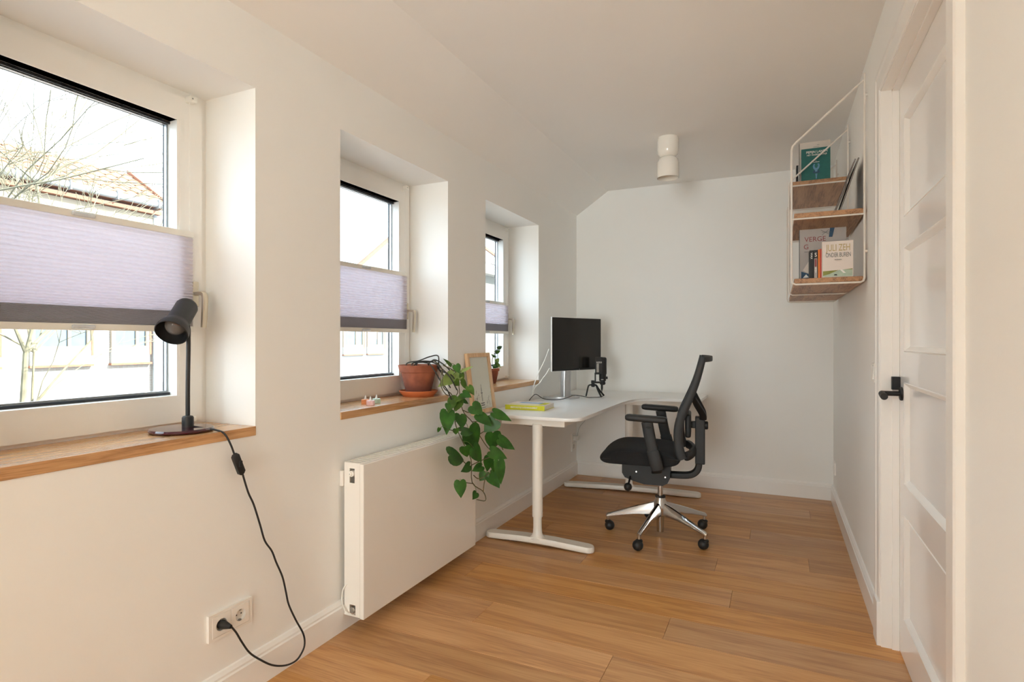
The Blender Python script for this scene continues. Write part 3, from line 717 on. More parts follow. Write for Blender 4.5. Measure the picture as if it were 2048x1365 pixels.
STEMS=[
[(-1.549, 2.394, 1.103), (-1.549, 2.473, 1.058), (-1.549, 2.484, 0.965), (-1.55, 2.58, 0.907), (-1.51, 2.538, 0.775), (-1.46, 2.526, 0.687), (-1.46, 2.615, 0.577), (-1.46, 2.628, 0.454), (-1.427, 2.689, 0.395), (-1.416, 2.694, 0.347), (-1.46, 2.673, 0.353)],[(-1.549, 2.484, 1.076), (-1.55, 2.63, 1.025), (-1.544, 2.634, 0.954), (-1.51, 2.613, 0.835), (-1.48, 2.664, 0.767), (-1.445, 2.68, 0.696), (-1.392, 2.705, 0.618), (-1.351, 2.724, 0.65), (-1.331, 2.734, 0.618)],[(-1.549, 2.473, 1.058), (-1.549, 2.461, 0.979), (-1.549, 2.508, 0.926), (-1.55, 2.58, 0.9), (-1.51, 2.478, 0.838), (-1.509, 2.466, 0.815)],[(-1.46, 2.642, 0.444), (-1.46, 2.551, 0.471), (-1.46, 2.502, 0.488)],[(-1.427, 2.689, 0.395), (-1.421, 2.691, 0.444), (-1.41, 2.697, 0.489)],[(-1.55, 2.605, 0.956), (-1.55, 2.63, 0.922), (-1.509, 2.466, 0.876)],[(-1.51, 2.613, 0.835), (-1.492, 2.658, 0.818), (-1.474, 2.667, 0.851)],[(-1.48, 2.664, 0.767), (-1.421, 2.691, 0.779), (-1.375, 2.713, 0.815)],[(-1.445, 2.68, 0.702), (-1.41, 2.697, 0.728), (-1.375, 2.713, 0.773)],[(-1.46, 2.615, 0.546), (-1.439, 2.683, 0.56), (-1.392, 2.705, 0.579)],[(-1.46, 2.642, 0.489), (-1.445, 2.68, 0.463), (-1.392, 2.705, 0.495)],[(-1.459, 2.384, 0.768), (-1.46, 2.478, 0.749), (-1.51, 2.639, 0.762)],[(-1.46, 2.577, 0.553), (-1.46, 2.526, 0.588), (-1.46, 2.478, 0.609)],[(-1.55, 2.63, 1.025), (-1.527, 2.642, 1.044)],[(-1.515, 2.647, 0.935), (-1.492, 2.658, 0.954)],]

woody = [[(-.05, -.05, .12), (-.06, -.02, .165), (.0, .0, .178), (.05, .03, .20), (.085, .06, .205), (.10, .045, .16), (.13, .01, .13), (.20, .00, .11), (.235, -.02, .09)],
         [(-.03, .03, .12), (.02, -.04, .17), (.07, -.02, .178), (.11, .0, .165), (.16, -.02, .14), (.215, -.03, .10), (.24, .0, .03)],
         [(.02, -.06, .12), (-.02, -.03, .165), (.04, .02, .172), (.09, .06, .178), (.105, .02, .15), (.14, .03, .10), (.20, .0, .04)],
         [(-.06, .0, .12), (-.03, .04, .17), (.03, .05, .165), (.09, .02, .185), (.14, .03, .16), (.18, .04, .12), (.21, .03, .07)],
         [(.05, .05, .12), (.08, -.03, .17), (.12, -.05, .15), (.17, -.05, .08), (.22, -.06, .03), (.235, -.03, -.04)]]
for w_ in woody: obj('woody_stem', MB().tube(w_, .0034, 7, 5), M['stemdark'], t, True)
for st in STEMS: obj('vine_stem', MB().tube([Vector(p) - pot_off for p in st], .0026, 6, 4), M['stem'], t, True)
def leaf_mesh(b, tip, wid, seed, facing):
    """heart shaped leaf from base b to tip, folded along the midrib, wid = full width"""
    rnd = random.Random(seed)
    b, tip = Vector(b), Vector(tip); ln = (tip - b).length; d = (tip - b) / ln
    nrm = Vector(facing) + Vector((rnd.uniform(-.33, .33), rnd.uniform(-.33, .33), rnd.uniform(-.2, .4)))
    nrm = (nrm - d * nrm.dot(d)).normalized(); sd = d.cross(nrm)
    fold = rnd.uniform(.10, .32); droop = rnd.uniform(.05, .16)
    prof = [(-.10, .20), (-.13, .55), (-.06, .84), (.12, 1.0), (.32, .97), (.52, .78), (.70, .52), (.85, .26), (1.0, 0)]
    mid = [(.0, 0), (.02, 0), (.06, 0), (.16, 0), (.34, 0), (.53, 0), (.71, 0), (.86, 0), (1.0, 0)]
    def pos(s, w): return b + d * (s * ln) + sd * (w * wid / 2) + nrm * (fold * abs(w) * wid / 2 - droop * ln * s * s - .10 * wid * w * w)
    mb = MB(); bm = mb.bm
    M_ = [bm.verts.new(pos(s, 0)) for s, _ in mid]
    for sg in (1, -1):
        O = [bm.verts.new(pos(s, sg * w)) if i < len(prof) - 1 else M_[-1] for i, (s, w) in enumerate(prof)]
        H_ = [bm.verts.new(pos((s + m[0]) / 2, sg * w * .55)) if i < len(prof) - 1 else M_[-1] for i, ((s, w), m) in enumerate(zip(prof, mid))]
        for i in range(len(prof) - 1):
            for A, B in ((M_, H_), (H_, O)):
                f = [A[i], A[i + 1], B[i + 1], B[i]]; f = list(dict.fromkeys(f))
                if len(f) > 2: bm.faces.new(f)
    return mb
rnd = random.Random(3)
for i, (bx, by, bz, tx, ty, tz, w_, sh) in enumerate(LEAVES):
    bvec, tvec = Vector((bx, by, bz)) - pot_off, Vector((tx, ty, tz)) - pot_off
    lf = obj('leaf', leaf_mesh(bvec, tvec, w_ * 1.3, i, (.75, -.70, .25)), M['leaf%d' % sh], t, True)
    cand = [Vector(p) - pot_off for st in STEMS for p in st]
    j = min(cand, key=lambda q: (q - bvec).length)
    if .004 < (j - bvec).length < .16:
        obj('petiole', MB().tube([j, (j + bvec) / 2 + Vector((0, 0, .012)), bvec + (tvec - bvec) * .02], .0013, 5, 3), M['petiole'], lf, True)

# ================================================================== small potted plant in the third window
t = thing('small_potted_plant', 'small leafy plant in a slim terracotta pot on the far sill', 'plant', (-1.80, 3.545, ZS))
obj('pot', MB().lathe([(0, 0), (.017, 0), (.024, .03), (.033, .07), (.034, .085), (.041, .087), (.042, .105), (.036, .106), (.034, .092), (0, .09)], (0, 0, 0), 24, None, False), M['terra'], t, True)
obj('pebbles', MB().lathe([(0, .104), (.025, .106), (.036, .100)], (0, 0, 0), 16, None, False), M['candlew'], t, True)
sm_st = [[(0, 0, .10), (-.005, -.012, .15), (.002, -.008, .19), (.012, .012, .225), (.02, .03, .245)], [(0, .005, .10), (.004, .012, .13), (.01, .02, .15)]]
for st in sm_st: obj('stem', MB().tube(st, .0022, 6, 4), M['stemdark'], t, True)
for i, (b, tp, w_, sh) in enumerate([((.02, .03, .243), (.03, .085, .262), .028, 0), ((.012, .01, .215), (.03, .055, .232), .03, 1), ((.002, -.008, .19), (.0, -.03, .205), .022, 0), ((.0, -.004, .19), (.02, .012, .185), .022, 0),
        ((.01, .02, .15), (.02, .05, .175), .032, 2), ((.01, .02, .145), (.03, -.005, .165), .03, 1), ((.008, .018, .135), (.03, .055, .125), .034, 1), ((.004, .01, .125), (.02, -.03, .125), .03, 1), ((.008, .02, .13), (.03, .07, .11), .03, 2), ((0, .0, .12), (.03, .02, .112), .03, 0)]):
    obj('leaf', leaf_mesh(b, tp, w_, 60 + i, (.75, -.5, .4)), M['leaf%d' % sh], t, True)

# ================================================================== desk
TZ = .766
t = thing('corner_desk', 'white L shaped corner desk with height adjustable T legs', 'desk')
XD, YD = -1.636, 4.885
poly = [(XD, YD), (XD, 3.012 + .02)] + [(XD + .02, 3.012)] + arc(-1.10, 3.110, .098, -90, 0, 6) + [(-1.000, 3.6), (-.998, 3.95), (-.990, 4.12), (-.965, 4.23), (-.925, 4.305), (-.870, 4.345), (-.80, 4.358), (-.70, 4.362)] + arc(-.585, 4.432, .068, -90, 0, 5) + arc(-.575, 4.82, .06, 0, 90, 5) + [(-.7, YD)]
poly = list(dict.fromkeys((round(a, 4), round(b, 4)) for a, b in poly))
obj('desktop', MB().prism(poly, TZ - .020, TZ, .003), M['deskw'], t, True)
zr0, zr1 = TZ - .066, TZ - .0205
for lo, hi in (((-1.52, 3.10, zr0), (-1.115, 3.135, zr1)), ((-1.155, 3.135, zr0), (-1.125, 4.40, zr1)), ((-1.52, 3.135, zr0), (-1.49, 4.60, zr1)), ((-1.49, 4.60, zr0), (-.62, 4.63, zr1)), ((-1.125, 4.42, zr0), (-.62, 4.45, zr1)), ((-.65, 4.45, zr0), (-.62, 4.60, zr1))):
    obj('frame_rail', MB().box(lo, hi, .003), M['deskl'], t)
def tleg(cx, cy, L0, L1, rz, zsplit):
    obj('leg_column', MB().lathe([(.031, zsplit), (.031, zr0 + .01)], (cx, cy, 0), 28), M['deskl'], t, True)
    obj('leg_inner', MB().lathe([(.050, .040), (.036, .050), (.028, .068), (.0255, .10), (.0255, zsplit + .02)], (cx, cy, 0), 28), M['deskl'], t, True)
    mb = MB(); hw, n = .040, 8
    out = [(L1 - hw + hw * math.cos(R(a)), hw * math.sin(R(a))) for a in range(-90, 91, 15)] + [(x, hw) for x in (.3 * L1, 0, .3 * L0)] + [(L0 + hw + hw * math.cos(R(a)), hw * math.sin(R(a))) for a in range(90, 271, 15)] + [(x, -hw) for x in (.3 * L0, 0, .3 * L1)]
    def zl(x, z): return z + (.014 * (1 - (x / (L1 if x > 0 else L0)) ** 2))
    rings = []
    for z_, ins in ((.004, .004), (.008, 0), (.030, 0), (.036, .004)):
        rings.append([(x * (1 - ins / .5), y_ * (1 - ins / hw), zl(x, z_) if z_ > .006 else zl(x, z_) * .9) for x, y_ in out])
    mb.loft(rings)
    o = obj('leg_foot', mb, M['deskl'], t, True); o.location = (cx, cy, 0); o.rotation_euler = (0, 0, rz)
    for x in (L0 + .06, L1 - .06):
        g = obj('foot_glide', MB().cyl((x, 0, 0), (x, 0, .0085), .016, n=12), M['black'], o)
tleg(-1.285, 3.105, -.335, .345, 0, .165)
tleg(-1.075, 4.500, -.53, .545, R(5.5), .165)
obj('cable', MB().tube([(-1.42, 3.16, zr0 + .01), (-1.40, 3.2, zr0 - .02), (-1.30, 3.26, zr0 - .028), (-1.22, 3.3, zr0 + .01)], .0016, 6, 6), M['grey'], t, True)

# ================================================================== picture frame leaning on the wall
t = thing('picture_frame', 'pale wooden picture frame with a line drawing leaning against the wall', 'picture', (-1.590, 2.868, TZ + .004))
t.rotation_euler = (0, R(-7.6), R(0))
FW, FH, fr_, fd = .285, .360, .024, .020
bars = [((-fd / 2, 0, 0), (fd / 2, fr_, FH)), ((-fd / 2, FW - fr_, 0), (fd / 2, FW, FH)), ((-fd / 2, fr_, 0), (fd / 2, FW - fr_, fr_)), ((-fd / 2, fr_, FH - fr_), (fd / 2, FW - fr_, FH))]
for lo, hi in bars: obj('frame_bar', MB().box(lo, hi, .0015), M['framewood'], t)
pr = obj('print', MB().box((-.004, fr_ - .002, fr_ - .002), (-.002, FW - fr_ + .002, FH - fr_ + .002)), M['paper'], t, label='cream print with a black line drawing')
obj('glass', MB().box((.003, fr_ - .002, fr_ - .002), (.0045, FW - fr_ + .002, FH - fr_ + .002)), M['pane'], t)
rf = (R(90), 0, R(90))
def marks(parent, y0, y1, z_, h_, m):
    mb = MB(); y_ = y0
    while y_ < y1:
        l_ = rnd0.uniform(.003, .009); mb.box((-.002, y_, z_), (-.0012, min(y_ + l_, y1), z_ + h_)); y_ += l_ + .002
    o = obj('small_print', mb, m, parent); o['kind'] = 'stuff'
rnd0 = random.Random(5)
yc_ = FW * .50
mb = MB().box((-.002, yc_ - .0045, .070), (-.0012, yc_ - .0033, .150)).box((-.002, yc_ + .0033, .070), (-.0012, yc_ + .0045, .150))
for i in range(10): mb.box((-.002, yc_ - .004, .072 + i * .0082), (-.0012, yc_ + .004, .0732 + i * .0082))
mb.box((-.002, yc_ - .010, .118), (-.0012, yc_ + .010, .1225)).box((-.002, yc_ - .0008, .15), (-.0012, yc_ + .0008, .172))
o = obj('drawn_tower', mb, M['ink'], pr); o['kind'] = 'stuff'
marks(pr, yc_ - .022, yc_ + .022, .056, .006, M['ink']); marks(pr, yc_ - .018, yc_ + .022, .044, .006, M['ink']); marks(pr, yc_ - .03, yc_ + .03, .031, .0025, M['ink'])
rnd = random.Random(11)
mb = MB()
for i in range(34):
    y_ = rnd.choice([rnd.uniform(.035, .11), rnd.uniform(.17, FW - .03)]); z_ = rnd.uniform(.035, .12)
    if rnd.random() < .5: mb.box((-.002, y_, z_), (-.0012, y_ + rnd.uniform(.012, .03), z_ + .0008))
    else: mb.box((-.002, y_, z_), (-.0012, y_ + .0008, z_ + rnd.uniform(.012, .03)))
o = obj('line_drawing', mb, M['ink'], pr); o['kind'] = 'stuff'

# ================================================================== yellow book on the desk
def book(name, label, cat, loc, rot, size, cover, spine, pages=None, parent_rot=None, group=None):
    """local: x = cover width (spine at x=0), y = thickness (front cover at y=0), z = height"""
    w_, th, h_ = size
    t = thing(name, label, cat, loc, 0, group); t.rotation_euler = rot
    c = .0022
    obj('front_cover', MB().box((0, 0, 0), (w_, c, h_), .0006, 1), cover, t)
    obj('back_cover', MB().box((0, th - c, 0), (w_, th, h_), .0006, 1), cover, t)
    obj('spine', MB().box((-.001, 0, 0), (c, th, h_), .0008, 2), spine, t)
    obj('page_block', MB().box((c, c, .003), (w_ - .003, th - c, h_ - .003)), pages or M['cream'], t)
    return t
# lying flat: spine facing the viewer (-y), front cover up
t = thing('desk_book', 'thick paperback with a bright yellow spine lying on the desk', 'book', (-1.572, 3.262, TZ), R(4))
bw, bd, bh = .262, .210, .030
obj('spine', MB().box((0, -.002, 0), (bw, .002, bh), .001), M['yellow'], t, label='yellow spine with white title')
obj('back_cover', MB().box((0, 0, 0), (bw, bd, .0015)), M['yellow'], t)
fc = obj('front_cover', MB().box((0, 0, bh - .0015), (bw, bd, bh)), M['whitecover'], t)
obj('page_block', MB().box((.001, .002, .0015), (bw - .003, bd - .003, bh - .0015)), M['cream'], t)
text('EERSTE HULP BIJ KLASSENMANAGEMENT', .0135, M['whiteink'], t, (bw * .48, -.0022, bh * .5), (R(90), 0, 0), sx=.72, bold=.0004)
obj('cover_band', MB().box((.02, .03, bh), (bw - .03, .055, bh + .0003)), M['yellow'], fc)
obj('cover_band', MB().box((.05, .12, bh), (bw - .05, .165, bh + .0003)), M['bluefig'], fc)
obj('cover_band', MB().box((bw - .06, .05, bh), (bw - .015, .18, bh + .0003)), M['yellow'], fc)

# ================================================================== monitor
mx, my = -1.390, 4.135
ang = math.atan2(.51, .22)
t = thing('computer_monitor', 'flat black screen monitor with a white back on a silver stand', 'monitor', (mx, my, TZ), ang)
mw, z0_, z1_ = .555, .210, .611
obj('screen', MB().box((-mw / 2 + .003, -.0105, z0_ + .003), (mw / 2 - .003, -.004, z1_ - .003), .0015), M['screen'], t)
obj('shell', MB().box((-mw / 2, -.009, z0_), (mw / 2, .002, z1_), .002, 2), M['bezel'], t)
obj('bezel_strip', MB().box((-mw / 2 + .003, -.0115, z0_ + .003), (mw / 2 - .003, -.0102, z0_ + .017)), M['black'], t)
obj('logo_dot', MB().cyl((.02, -.0122, z0_ + .010), (.02, -.0114, z0_ + .010), .0022, n=10), M['silver'], t)
obj('stand_column', MB().tube([(-.055, .062, .012), (-.055, .062, .12), (-.05, .055, .30)], 1, 18, 3, (.040, .026), up=(0, 1, 0)), M['silver'], t, True)
obj('hinge_block', MB().box((-.09, .015, .26), (-.01, .06, .34), .006), M['silver'], t)
obj('rear_housing', MB().box((-mw / 2 + .06, .0, z0_ + .05), (mw / 2 - .06, .024, z1_ - .05), .008, 2), M['bezel'], t)
foot = [(-.055 + .165 * math.cos(R(a)), .115 - .150 * math.sin(R(a)) * 1.0) for a in range(20, 161, 10)]
outer = [(-.055 + .150 * math.cos(R(a)), .13 - .165 * math.sin(R(a))) for a in range(-10, 191, 10)]
inner = [(-.055 + .118 * math.cos(R(a)), .13 - .128 * math.sin(R(a))) for a in range(190, -11, -10)]
obj('stand_foot', MB().prism(outer + inner, 0.0, .014, .002), M['silver'], t, True, label='crescent shaped silver foot')
obj('foot_bridge', MB().box((-.115, .005, .002), (.005, .08, .013), .003), M['silver'], t)

t = thing('white_cable', 'white cable running from the monitor edge down behind the desk', 'cable')
obj('power_wire', MB().tube([(-1.522, 3.895, 1.142), (-1.55, 3.87, 1.05), (-1.59, 3.84, .95), (-1.615, 3.82, .86), (-1.628, 3.83, .80), (-1.642, 3.84, .772)], .0034, 8, 5), M['cordw'], t, True)
t = thing('white_signal_cable', 'slack white cable hanging from the lower monitor corner to the desk edge', 'cable')
obj('signal_wire', MB().tube([(-1.520, 3.90, 1.0), (-1.54, 3.88, .955), (-1.555, 3.86, .93), (-1.565, 3.83, .90), (-1.60, 3.84, .87), (-1.622, 3.85, .84), (-1.64, 3.86, .774)], .0034, 8, 5), M['cordw'], t, True)

# ================================================================== microphone on tripod
t = thing('microphone', 'black studio microphone on a small folding tripod beside the monitor', 'microphone', (-1.275, 4.245, TZ), YAW)
# local x = picture right, local y = away from the viewer
def leg3(p, q, m_): obj('tripod_leg', MB().tube(p, 1, 10, 3, (.007, .0055)), M['black'], t, True)
hub = (-.018, 0, .098)
obj('tripod_hub', MB().lathe([(.012, .080), (.016, .09), (.014, .104), (.010, .108)], (-.018, 0, 0), 14), M['black'], t, True)
leg3([(-.018, 0, .098), (-.045, .0, .094), (-.056, 0, .080), (-.072, .0, .0085)], 0, 0)
leg3([(-.018, 0, .098), (.003, -.02, .092), (.014, -.035, .06), (.036, -.065, .0085)], 0, 0)
leg3([(-.018, 0, .098), (.008, .02, .092), (.03, .035, .06), (.075, .06, .0085)], 0, 0)
obj('mount_block', MB().box((-.032, -.011, .106), (-.008, .011, .130), .003), M['black'], t)
obj('mount_arm', MB().box((-.012, -.008, .108), (.050, .008, .122), .003), M['black'], t)
obj('yoke', MB().box((-.006, -.007, .118), (.004, .007, .190), .002), M['black'], t)
obj('yoke_bar', MB().box((-.006, -.007, .176), (.04, .007, .186), .002), M['black'], t)
body = obj('mic_body', MB().lathe([(.012, .095), (.021, .100), (.023, .112), (.020, .114), (.020, .124), (.026, .127), (.027, .175), (.031, .180), (.0315, .295), (.028, .305), (.018, .309), (0, .310)], (.056, .004, 0), 24, None, False), M['black'], t, True)
obj('control_knob', MB().cyl((.082, .004, .150), (.094, .004, .150), .010, n=14), M['black'], body, True)
obj('chrome_ring', MB().box((.040, -.0245, .136), (.058, -.0215, .141)), M['silver'], body)
pf = obj('pop_filter', MB().box((-.008, -.045, .182), (.048, -.040, .312), .003), M['black'], t, label='flat black pop filter')
obj('filter_window', MB().box((.002, -.0462, .195), (.020, -.0445, .262)), M['grey'], pf)
text('RØDE', .0165, M['whiteink'], pf, (.022, -.0466, .270), (R(90), 0, 0), sx=.95)
obj('usb_plug', MB().lathe([(.0085, .096), (.0085, .068), (.004, .050)], (.050, .0, 0), 12), M['black'], t, True)
ic = t.matrix_basis.copy()
bpy.context.view_layer.update()
inv = t.matrix_world.inverted()
pts = [(-.0, 0, 0)]
cab = [inv @ Vector(p) for p in ((-1.325, 4.10, TZ + .018), (-1.30, 4.15, TZ + .006), (-1.275, 4.195, TZ + .0045), (-1.245, 4.225, TZ + .0045))]
cab += [Vector((.056, -.003, .008)), Vector((.052, 0, .030)), Vector((.050, 0, .055))]
far = [inv @ Vector(p) for p in ((-1.628, 3.775, TZ + .004), (-1.61, 3.80, TZ + .035), (-1.59, 3.82, TZ + .046), (-1.56, 3.86, TZ + .016), (-1.52, 3.89, TZ + .0045), (-1.45, 3.93, TZ + .0045), (-1.40, 3.965, TZ + .018), (-1.365, 4.01, TZ + .032))]
obj('usb_cable', MB().tube(far + cab, .0026, 7, 4), M['black'], t, True)

# ================================================================== office chair (local x = backwards, local y = away from the viewer)
t = thing('office_chair', 'black mesh back office chair with armrests on a polished five star base', 'chair', (-.66, 3.58, 0), R(7))
sp = [(-.322, .474), (-.344, .484), (-.352, .498), (-.340, .515), (-.300, .545), (-.255, .562), (-.20, .568), (-.09, .566), (.03, .560), (.085, .552), (.118, .535), (.130, .510), (.126, .490), (.10, .474), (-.05, .472), (-.20, .474)]
cx_, cz_ = -.11, .515
def seat_ring(y_, s_, dz): return [(cx_ + (x - cx_) * s_, y_, cz_ + (z - cz_) * s_ + dz) for x, z in sp]
seat = obj('seat', MB().loft([seat_ring(*q) for q in ((-.245, .80, -.012), (-.238, .92, -.006), (-.205, .985, 0), (-.10, 1.0, 0), (0, 1.0, -.004), (.10, 1.0, 0), (.205, .985, 0), (.238, .92, -.006), (.245, .80, -.012))]), M['fabric'], t, True)
seat.modifiers.new('sub', 'SUBSURF').render_levels = 2
seam = [(-.325, .498), (-.28, .502), (-.15, .516), (.0, .520), (.115, .516)]
obj('seat_piping', MB().tube([(x, -.2405, z) for x, z in seam], .0028, 6, 4), M['black'], seat, True)
mech = obj('mechanism', MB().loft([[(x, y_ * q, z) for x, z in ((-.222, .476), (-.222, .392), (-.205, .365), (-.15, .345), (-.09, .330), (.02, .328), (.048, .345), (.062, .375), (.065, .476))] for y_, q in ((-.105, 1), (.105, 1))]), M['black'], t)
for x, z in ((-.135, .405), (.035, .383)): obj('chrome_pin', MB().cyl((x, -.1055, z), (x, -.112, z), .005, n=10), M['chrome'], mech, True)
obj('tilt_lever', MB().cyl((-.172, -.10, .372), (-.172, -.215, .340), .006, n=8), M['black'], mech, True)
obj('lever_ball', MB().sphere((-.172, -.225, .338), .024, 16, 12), M['black'], mech, True)
obj('gas_lift', MB().cyl((0, 0, .235), (0, 0, .335), .0155, n=18), M['chrome'], t, True)
hub = obj('base_hub', MB().lathe([(.021, .022), (.024, .10), (.026, .12), (.040, .128), (.044, .16), (.040, .205), (.030, .222), (.0295, .240), (.026, .2425), (.017, .243)], (0, 0, 0), 28), M['chrome'], t, True)
obj('hub_collar', MB().lathe([(.031, .234), (.031, .243), (.018, .2445)], (0, 0, 0), 24), M['black'], hub, True)
for a in (187, 259, 331, 43, 115):
    ca, sa = math.cos(R(a - 7)), math.sin(R(a - 7))
    rings = []
    for r_, zt, zb, hw in ((.020, .208, .132, .022), (.06, .198, .128, .020), (.14, .172, .122, .0165), (.23, .141, .108, .0135), (.30, .116, .092, .012), (.325, .108, .084, .012), (.335, .100, .084, .009)):
        pr_ = [(-hw, zb), (-hw * .95, (zt + zb) / 2), (-hw * .55, zt - .004), (0, zt), (hw * .55, zt - .004), (hw * .95, (zt + zb) / 2), (hw, zb)]
        rings.append([(ca * r_ - sa * w_, sa * r_ + ca * w_, z) for w_, z in pr_])
    arm = obj('base_arm', MB().loft(rings), M['chrome'], t, True)
    ctr = (ca * .322, sa * .322)
    obj('caster_stem', MB().cyl((*ctr, .050), (*ctr, .088), .0105, n=14), M['chrome'], arm, True)
    wa = R(a * 3.7); wx, wy = math.cos(wa), math.sin(wa)
    off_ = (ctr[0] + .012 * wx, ctr[1] + .012 * wy)
    cs = obj('caster', MB().sphere((*off_, .031), .031, 18, 12), M['black'], t, True)
    obj('caster_hood', MB().lathe([(.013, .0), (.021, .012), (.020, .02), (.012, .026)], (ctr[0], ctr[1], .038), 12), M['black'], cs, True)
# arms
for sgn in (-1, 1):
    y_ = .285 * sgn; dx = -.012 if sgn < 0 else .030
    pad = obj('arm_pad', MB().loft([[(-.168 + dx + .235 * u, y_ + v[0] * .036 * q, .758 - .010 * u + v[1] * .019 * q2) for v in [(math.copysign(abs(math.cos(R(w))) ** .45, math.cos(R(w))), math.copysign(abs(math.sin(R(w))) ** .6, math.sin(R(w)))) for w in range(0, 360, 24)]] for u, q, q2 in ((0, .55, .5), (.03, .85, .85), (.10, 1, 1), (.5, 1, 1), (.9, 1, 1), (.97, .9, .85), (1, .6, .5))]), M['black'], t, True)
    obj('arm_post', MB().tube([(-.045 + dx, y_, .735), (-.028 + dx, y_, .640), (-.010 + dx, y_, .560)], [1, 1, 1], 14, 3, (.020, .032), up=(1, 0, 0)), M['black'], t, True)
    obj('arm_sleeve', MB().tube([(-.012 + dx, y_, .572), (.006 + dx, y_, .50), (.014 + dx, y_, .462)], [1, 1.02, .9], 14, 3, (.023, .036), up=(1, 0, 0)), M['black'], t, True)
    obj('arm_bracket', MB().tube([(.010 + dx, y_, .470), (.006 + dx, y_ * .9, .444), (-.01, y_ * .6, .436), (-.02, sgn * .08, .436)], 1, 12, 3, (.030, .010), up=(0, 0, 1)), M['black'], t, True)
    obj('arm_button', MB().sphere((-.035 + dx, y_ - .021, .705), .013, 12, 8, (1.2, .25, .4)), M['black'], t, True)
# back
bp = [(.136, .516), (.120, .560), (.113, .62), (.113, .68), (.122, .74), (.150, .81), (.180, .88), (.207, .95), (.228, 1.02), (.244, 1.085), (.249, 1.108)]
def bow(y_, amt=.035): return amt * (1 - (y_ / .215) ** 2)
back = obj('back_mesh', MB().loft([[(x + bow(y_, .014) + .004, y_, z) for x, z in bp[1:-1]] for y_ in (-.20, -.13, -.065, 0, .065, .13, .20)], False, False), M['mesh'], t, True)
for sgn in (-1, 1):
    obj('back_upright', MB().tube([(x, .208 * sgn, z) for x, z in bp], [1.15, 1.1, 1, 1, .95, .88, .82, .78, .74, .70, .68], 12, 2, (.015, .026), up=(1, 0, 0)), M['black'], t, True)
    obj('back_yoke', MB().tube([(.250, .03 * sgn, .735), (.248, .07 * sgn, .765), (.215, .15 * sgn, .83), (.196, .20 * sgn, .872)], [1.1, 1, .9, .7], 12, 4, (.012, .020), up=(1, 0, 0)), M['black'], t, True)
obj('top_rail', MB().tube([(.247 + bow(y_, .05), y_, 1.095) for y_ in (-.212, -.18, -.10, 0, .10, .18, .212)], 1, 12, 3, (.017, .009), up=(1, 0, 0)), M['black'], t, True)
obj('bottom_rail', MB().tube([(.155 + bow(y_, .045), y_, .535) for y_ in (-.208, -.15, 0, .15, .208)], 1, 12, 3, (.026, .014), up=(1, 0, 0)), M['black'], t, True)
obj('spine', MB().box((.205, -.032, .456), (.262, .032, .742), .006), M['black'], t)
obj('spine_curve', MB().tube([(.228, 0, .47), (.222, 0, .425), (.195, 0, .393), (.15, 0, .380), (.06, 0, .378)], 1, 14, 4, (.030, .020), up=(1, 0, 0)), M['black'], t, True)
obj('lumbar_pad', MB().box((.148, -.11, .625), (.182, .11, .765), .012, 3), M['black'], t, True)
obj('lumbar_bar', MB().box((.175, -.02, .672), (.245, .02, .712), .004), M['black'], t)
obj('lumbar_knob', MB().lathe([(.022, 0), (.025, .004), (.025, .018), (.020, .022)], (.258, 0, .690), 18, (1, 0, 0)), M['black'], t, True)

# ================================================================== ceiling lamp
t = thing('ceiling_lamp', 'small white two part glass ceiling lamp', 'lamp', (-.648, 3.782, ZC))
obj('canopy', MB().lathe([(.064, -.0002), (.067, -.012), (.068, -.030), (.0675, -.085), (.062, -.108), (.050, -.122), (.040, -.127)], (0, 0, 0), 40), M['opal'], t, True)
obj('glass_shade', MB().lathe([(.038, -.126), (.050, -.129), (.062, -.142), (.068, -.165), (.0705, -.262), (.0685, -.262), (.066, -.168), (.060, -.147), (.04, -.134)], (0, 0, 0), 40, None, False), M['opal'], t, True, label='open bottomed opal glass shade')
obj('bulb', MB().lathe([(.014, -.135), (.016, -.16), (.028, -.185), (.030, -.205), (.022, -.225), (0, -.235)], (0, 0, 0), 20, None, False), M['candlew'], t, True)

# ================================================================== wire wall shelf
FY = [3.105, 3.802, 4.512]
shelf = thing('wall_shelf', 'white wire wall shelf with oak boards high on the right wall', 'shelf')
WX0, WX1 = .060, .366
for i, fy in enumerate(FY):
    path = [(WX1 - .004, fy, 2.420), (.078, fy, 2.168), (.064, fy, 2.152), (WX0, fy, 2.132), (WX0, fy, 1.500), (.064, fy, 1.484), (.078, fy, 1.476), (WX1 - .016, fy, 1.476), (WX1 - .004, fy, 1.482), (WX1, fy, 1.496), (WX1, fy, 2.452)]
    f = obj('wire_frame', MB().tube(path, .0048, 8), M['wire'], shelf, True)
    for z_ in ((1.795,) if i == 0 else (1.795, 2.128) if i == 1 else (2.128,)):
        obj('cross_wire', MB().cyl((WX0, fy, z_), (WX1, fy, z_), .0042, n=8), M['wire'], f, True)
    for z_ in (2.35, 1.62): obj('wall_screw', MB().cyl((XR, fy, z_), (WX1 + .001, fy, z_), .006, n=8), M['wire'], f)
boards = [(0, 1.8005), (0, 1.4815), (1, 2.1335), (1, 1.4815)]
for b_, z_ in boards:
    o = obj('shelf_board', MB().box((-.150, -.3455, 0), (.146, .3455, .023), .002), M['shelfwood'], shelf)
    o.location = (.222, (FY[b_] + FY[b_ + 1]) / 2, z_)
ZB = 1.5052; ZM = 1.8242; ZT = 2.1572
rx = (0, 0, 0)
